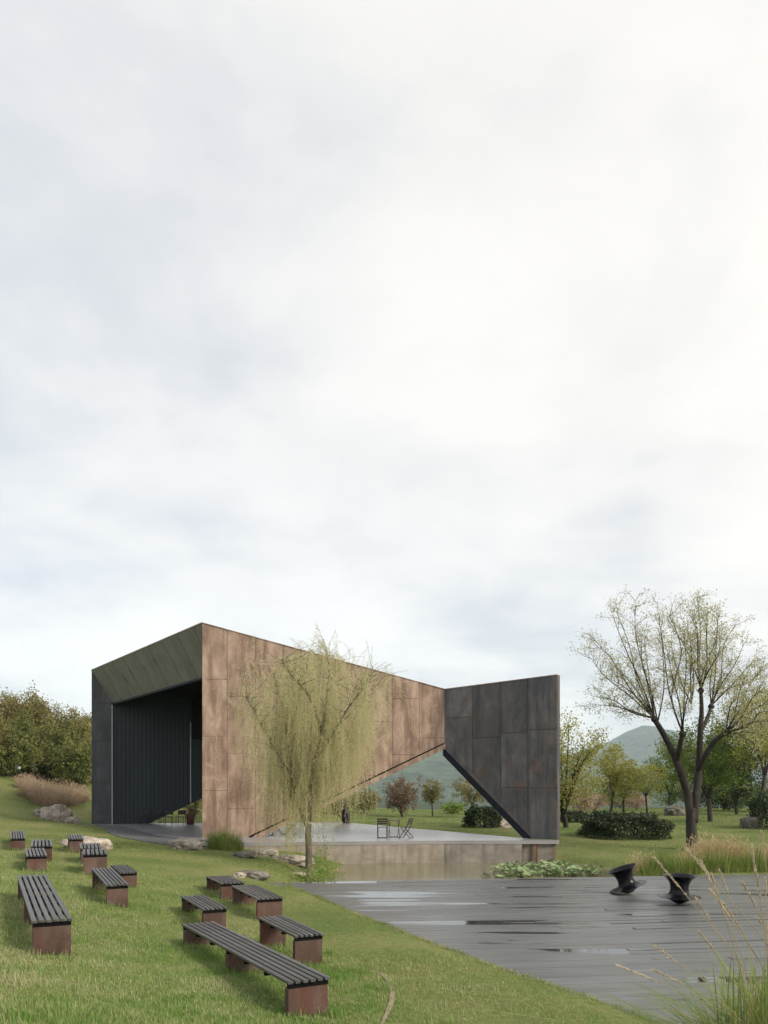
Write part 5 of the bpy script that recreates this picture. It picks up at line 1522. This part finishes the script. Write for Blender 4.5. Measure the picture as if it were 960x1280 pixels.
for i, (px, Z) in enumerate(((625, 26.6), (640, 27.4), (655, 26.4), (668, 27.6), (680, 26.6), (692, 27.8), (700, 26.5), (715, 27.4), (728, 26.6), (662, 28.6), (640, 28.4), (740, 26.9), (690, 29.0))):
    x_ = (px - 480) / F * Z
    t = thing('lotus_plant', 'lotus plant with round pale green leaves standing out of the pond', 'lotus', (x_, Z, PZ), 0, 'lotus plants in the pond')
    for j in range(12):
        a_ = rd.uniform(0, 6.28); r_ = rd.uniform(0.05, .55); h_ = rd.uniform(.04, .30)
        o = bpy.data.objects.new('leaf', rd.choice(lms)); C.objects.link(o); o.parent = t
        o.location = (math.cos(a_) * r_, math.sin(a_) * r_, h_); o.rotation_euler = (rd.gauss(.10, .22), rd.gauss(0, .22), rd.uniform(0, 6.28)); s_ = rd.uniform(.45, .92); o.scale = (s_, s_, s_)
        o = bpy.data.objects.new('stem', sme); C.objects.link(o); o.parent = t
        o.location = (math.cos(a_) * r_, math.sin(a_) * r_, h_ - .02)

# silver grass with plumes beside the deck
def silver_grass(base, seed, label, plume_px, rad=0.35, nb=900, hb=1.25, wd=.015):
    rl_ = np.random.default_rng(seed); rd_ = random.Random(seed)
    t_ = thing('silver_grass', label, 'grass', base)
    r_ = np.sqrt(rl_.random(nb)) * rad; a_ = rl_.uniform(0, 6.28, nb)
    bb = np.stack([r_ * np.cos(a_), r_ * np.sin(a_), np.full(nb, -.05)], -1)
    V_, F_ = blades(bb, hb * rl_.uniform(.45, 1.15, nb), np.full(nb, wd) * rl_.uniform(.6, 1.5, nb), 1.05, rl_, .9, 7)
    o_ = np_obj('leaves', V_, F_, M['l_reed'], t_)
    nd_ = nb // 2
    V_, F_ = blades(bb[:nd_], hb * .85 * rl_.uniform(.3, 1.0, nd_), np.full(nd_, wd * .8), .8, rl_, .9, 5)
    np_obj('dry_leaves', V_, F_, M['l_straw'], t_)
    for (px, py, Z) in plume_px:
        tip = U(px, py, Z) - Vector(base)
        st = Vector((rd_.uniform(-.7, .7) * rad, rd_.uniform(-.7, .7) * rad, -.05))
        m1 = st.lerp(tip, .5) + Vector(((st.x - tip.x) * .18, 0, .10))
        m2 = st.lerp(tip, .82) + Vector(((st.x - tip.x) * .07, 0, .06))
        mb_ = MB(); Q = grow_limb(mb_, [st, m1, m2, tip], .0037, .0018, 5)
        so = mb_.build('stalk', M['stalk'], t_)
        # fluffy spike over the last part
        pl, dl = [], []
        n0 = int(len(Q) * .74)
        segs_ = Q[n0:]
        for i in range(len(segs_) - 1):
            for j in range(60):
                p_ = segs_[i].lerp(segs_[i + 1], rd_.random())
                ax = (segs_[i + 1] - segs_[i]).normalized()
                pl.append(tuple(p_)); dl.append(tuple(ax * 1.0 + Vector((rd_.gauss(0, .16), rd_.gauss(0, .16), rd_.gauss(0, .16)))))
        V_, F_ = leaf_cloud(np.array(pl), 0.05, .034, .12, rl_, dirs=np.array(dl))
        np_obj('plume', V_, F_, M['plume'], so)
g = Vector((2.88, 5.7, tz(2.88, 5.7)))
silver_grass(g, 401, 'silver grass clump with tall tan plumes beside the deck', [(820, 1075, 5.2), (859, 1062, 5.4), (877, 1078, 5.9), (890, 1095, 5.0), (900, 1090, 6.2), (929, 1105, 5.6), (952, 1042, 5.5), (872, 1125, 5.7), (890, 1115, 5.3), (876, 1167, 5.1), (819, 1183, 5.0), (775, 1208, 5.4), (818, 1213, 5.9), (945, 1090, 5.2), (957, 1100, 6.0), (940, 1060, 5.9), (905, 1130, 4.9)], .46, 1500, 1.22)
g = Vector((3.3, 6.1, tz(3.3, 6.1)))
silver_grass(g, 402, 'second silver grass clump leaning over the first at the deck edge', [(985, 1070, 6.1), (968, 1120, 6.3), (1000, 1090, 6.0), (948, 1150, 6.2)], .42, 1000, 1.2)

# ------------------------------------------------------------------ worn dirt arc and lawn blades
arc = [G(*p) for p in ((462, 1214), (478, 1219), (487, 1229), (491, 1242), (489, 1256), (483, 1270), (476, 1284))]
P2 = []
for i in range(len(arc) - 1):
    for s_ in np.linspace(0, 1, 9)[:-1]: P2.append(arc[i].lerp(arc[i + 1], float(s_)))
P2.append(arc[-1])
vs_, fs_ = [], []
for i, p in enumerate(P2):
    t_ = (P2[min(i + 1, len(P2) - 1)] - P2[max(i - 1, 0)]); t_.z = 0; t_.normalize(); n_ = Vector((-t_.y, t_.x, 0))
    w_ = 0.034 * math.sin(math.pi * (i + 2) / (len(P2) + 3)) ** .6 * (1 + .3 * mnoise.noise(Vector((i * .4, 0, 0))))
    for s_ in (-1, 1):
        q = p + n_ * w_ * s_; vs_.append((q.x, q.y, tz(q.x, q.y) + .012))
for i in range(len(P2) - 1): fs_.append((2 * i, 2 * i + 1, 2 * i + 3, 2 * i + 2))
struct(mesh_obj('dirt_path', vs_, fs_, M['dirt']))
arc_np = np.array([(p.x, p.y) for p in P2])

def lawn(name, x0, x1, y0, y1, dens, hlo, hhi, wd, mat, label, seed, lush=None, fov=0.60):
    rl_ = np.random.default_rng(seed)
    n_ = int((x1 - x0) * (y1 - y0) * dens)
    X = rl_.uniform(x0, x1, n_); Y = rl_.uniform(y0, y1, n_)
    kp = (np.abs(X) < fov * Y + 1.0)
    X, Y = X[kp], Y[kp]
    kp = (sdf(DECK, X, Y) > 0.02) & (sdf(POND, X, Y) > 0.15) & (sdf(SLAB, X, Y) > 0.08) & (sdf(GRAVEL, X, Y) > 0.0)
    X, Y = X[kp], Y[kp]
    if lush is not None:
        L_ = lush(X, Y); kp = L_ > rl_.random(len(X)); X, Y = X[kp], Y[kp]
    dm = np.full(len(X), 9.0)
    if y0 < 11:
        for q in arc_np[::3]: dm = np.minimum(dm, (X - q[0]) ** 2 + (Y - q[1]) ** 2)
        kp = dm > rl_.uniform(0.0, .075, len(X)) ** 2; X, Y = X[kp], Y[kp]
    z_ = terrain(X, Y) - .008
    n_ = len(X)
    hgt = rl_.uniform(hlo, hhi, n_) * (0.65 + 0.7 * (0.5 + 0.5 * np.sin(X * 1.7 + np.sin(Y * 1.3) * 2)) * (0.5 + 0.5 * np.cos(Y * 1.1 + X * .6)))
    V_, F_ = blades(np.stack([X, Y, z_], -1), hgt, np.full(n_, wd) * rl_.uniform(.6, 1.4, n_), .55, rl_, .5, 2 if y0 < 11 else 1)
    o_ = np_obj(name, V_, F_, mat)
    stuff(o_, label, 'grass')
# lush (longer) grass lies on the upper and left part of the lawn, mown dry grass on the slope to the deck and further up
def lushness(X, Y):
    d = sdf(DECK, X, Y)
    wv = np.sin(X * .9 + Y * .35) * .6 + np.sin(Y * .7 - X * .3) * .5
    near = sstep(1.6, 3.2, d + wv * .7) * (1 - sstep(19, 23, Y + wv))
    return near
# blades
lawn('lawn_grass', -9, 2.5, 4.5, 12.5, 2500, .038, .095, .0075, M['grass_lush'], 'longer lush green grass around the nearest benches', 501, lambda X, Y: np.maximum(lushness(X, Y), .10))
lawn('lawn_grass', -9, 4.0, 4.5, 12.5, 1500, .018, .045, .0065, M['grass_mown'], 'short mown olive grass sloping down to the deck', 502, lambda X, Y: 1.05 - .6 * lushness(X, Y))
lawn('lawn_grass', -14, 1.5, 12.5, 23, 800, .04, .095, .009, M['grass_lush'], 'longer lush grass around the farther benches', 503, lambda X, Y: np.maximum(lushness(X, Y), .05))
lawn('lawn_grass', -14, 1.5, 12.5, 23, 650, .018, .042, .010, M['grass_mown'], 'short mown olive grass between the farther benches and the deck corner', 504, lambda X, Y: 1.05 - .6 * lushness(X, Y))
lawn('lawn_grass', -24, 0, 23, 46, 190, .025, .055, .018, M['grass_mown'], 'mown olive grass in front of the pavilion and up to the boulders', 505)
lawn('lawn_grass', -42, -12, 46, 72, 60, .04, .09, .03, M['grass_mown'], 'mown olive grass on the slope below the thicket', 506, fov=.75)
lawn('lawn_grass', -12, 40, 24.5, 46, 130, .03, .065, .020, M['grass_far'], 'green lawn behind the pond and the deck', 507)
lawn('lawn_grass', -14, 50, 46, 82, 45, .04, .09, .035, M['grass_far'], 'green lawn under the far trees', 508)

rl = np.random.default_rng(77)
TB = []
for (lx, ly, lw, la) in LEGS:
    n_ = 190
    u_ = rl.uniform(-.62, .62, n_) * lw; v_ = rl.normal(0, .13, n_)
    v_ = np.where(np.abs(v_) < .055, np.sign(v_) * .06 + v_, v_)
    TB.append(np.stack([lx + np.cos(la) * v_ - np.sin(la) * u_, ly + np.sin(la) * v_ + np.cos(la) * u_], -1))
TB = np.concatenate(TB)
extra_c = np.stack([rl.uniform(-9, 1.5, 420), rl.uniform(5, 20, 420)], -1)
extra_c = extra_c[(sdf(DECK, extra_c[:, 0], extra_c[:, 1]) > 2.0)]
TB = np.concatenate([TB, np.repeat(extra_c, 26, 0) + rl.normal(0, .055, (len(extra_c) * 26, 2))])
TB = TB[sdf(DECK, TB[:, 0], TB[:, 1]) > .1]
ee = []
for (ax_, ay_), (bx_, by_) in zip(edge[:-2], edge[1:-1]):
    L_ = math.hypot(bx_ - ax_, by_ - ay_); n_ = int(L_ * 320); q_ = rl.random(n_)
    nx_, ny_ = -(by_ - ay_) / L_, (bx_ - ax_) / L_
    o_ = rl.normal(0, .05, n_) + .03 * np.sin(q_ * L_ * 4.3) + .035 * np.sin(q_ * L_ * 1.7 + 2)
    ee.append(np.stack([ax_ + (bx_ - ax_) * q_ + nx_ * o_, ay_ + (by_ - ay_) * q_ + ny_ * o_], -1))
ee = np.concatenate(ee)
ez_ = np.maximum(terrain(ee[:, 0], ee[:, 1]), DZ - .02)
V, FF = blades(np.stack([ee[:, 0], ee[:, 1], ez_ - .005], -1), rl.uniform(.02, .075, len(ee)), np.full(len(ee), .008), .7, rl, .6, 2)
stuff(np_obj('edge_grass', V, FF, M['grass_mown']), 'ragged fringe of grass hanging over the lawn side of the deck', 'grass')
tzs = terrain(TB[:, 0], TB[:, 1])
V, FF = blades(np.stack([TB[:, 0], TB[:, 1], tzs - .01], -1), rl.uniform(.05, .145, len(TB)), np.full(len(TB), .008) * rl.uniform(.6, 1.4, len(TB)), .5, rl, .6, 3)
stuff(np_obj('grass_tufts', V, FF, M['grass_lush']), 'taller grass tufts round the bench legs and dotted over the lawn', 'grass')

# ------------------------------------------------------------------ haze
m = bpy.data.materials.new('valley haze'); m.use_nodes = True
nt = m.node_tree
for n in list(nt.nodes): nt.nodes.remove(n)
o_ = nt.nodes.new('ShaderNodeOutputMaterial')
pv = nt.nodes.new('ShaderNodeVolumePrincipled')
pv.inputs['Color'].default_value = (0.74, 0.89, 1.0, 1)
pv.inputs['Density'].default_value = 0.000095
pv.inputs['Anisotropy'].default_value = 0.0
nt.links.new(pv.outputs[0], o_.inputs['Volume'])
mb = MB(); mb.box((0, 4800, 250), (22000, 11600, 590))
hz = mb.build('haze', m)
stuff(hz, 'pale blue valley haze in front of the mountains', 'haze')
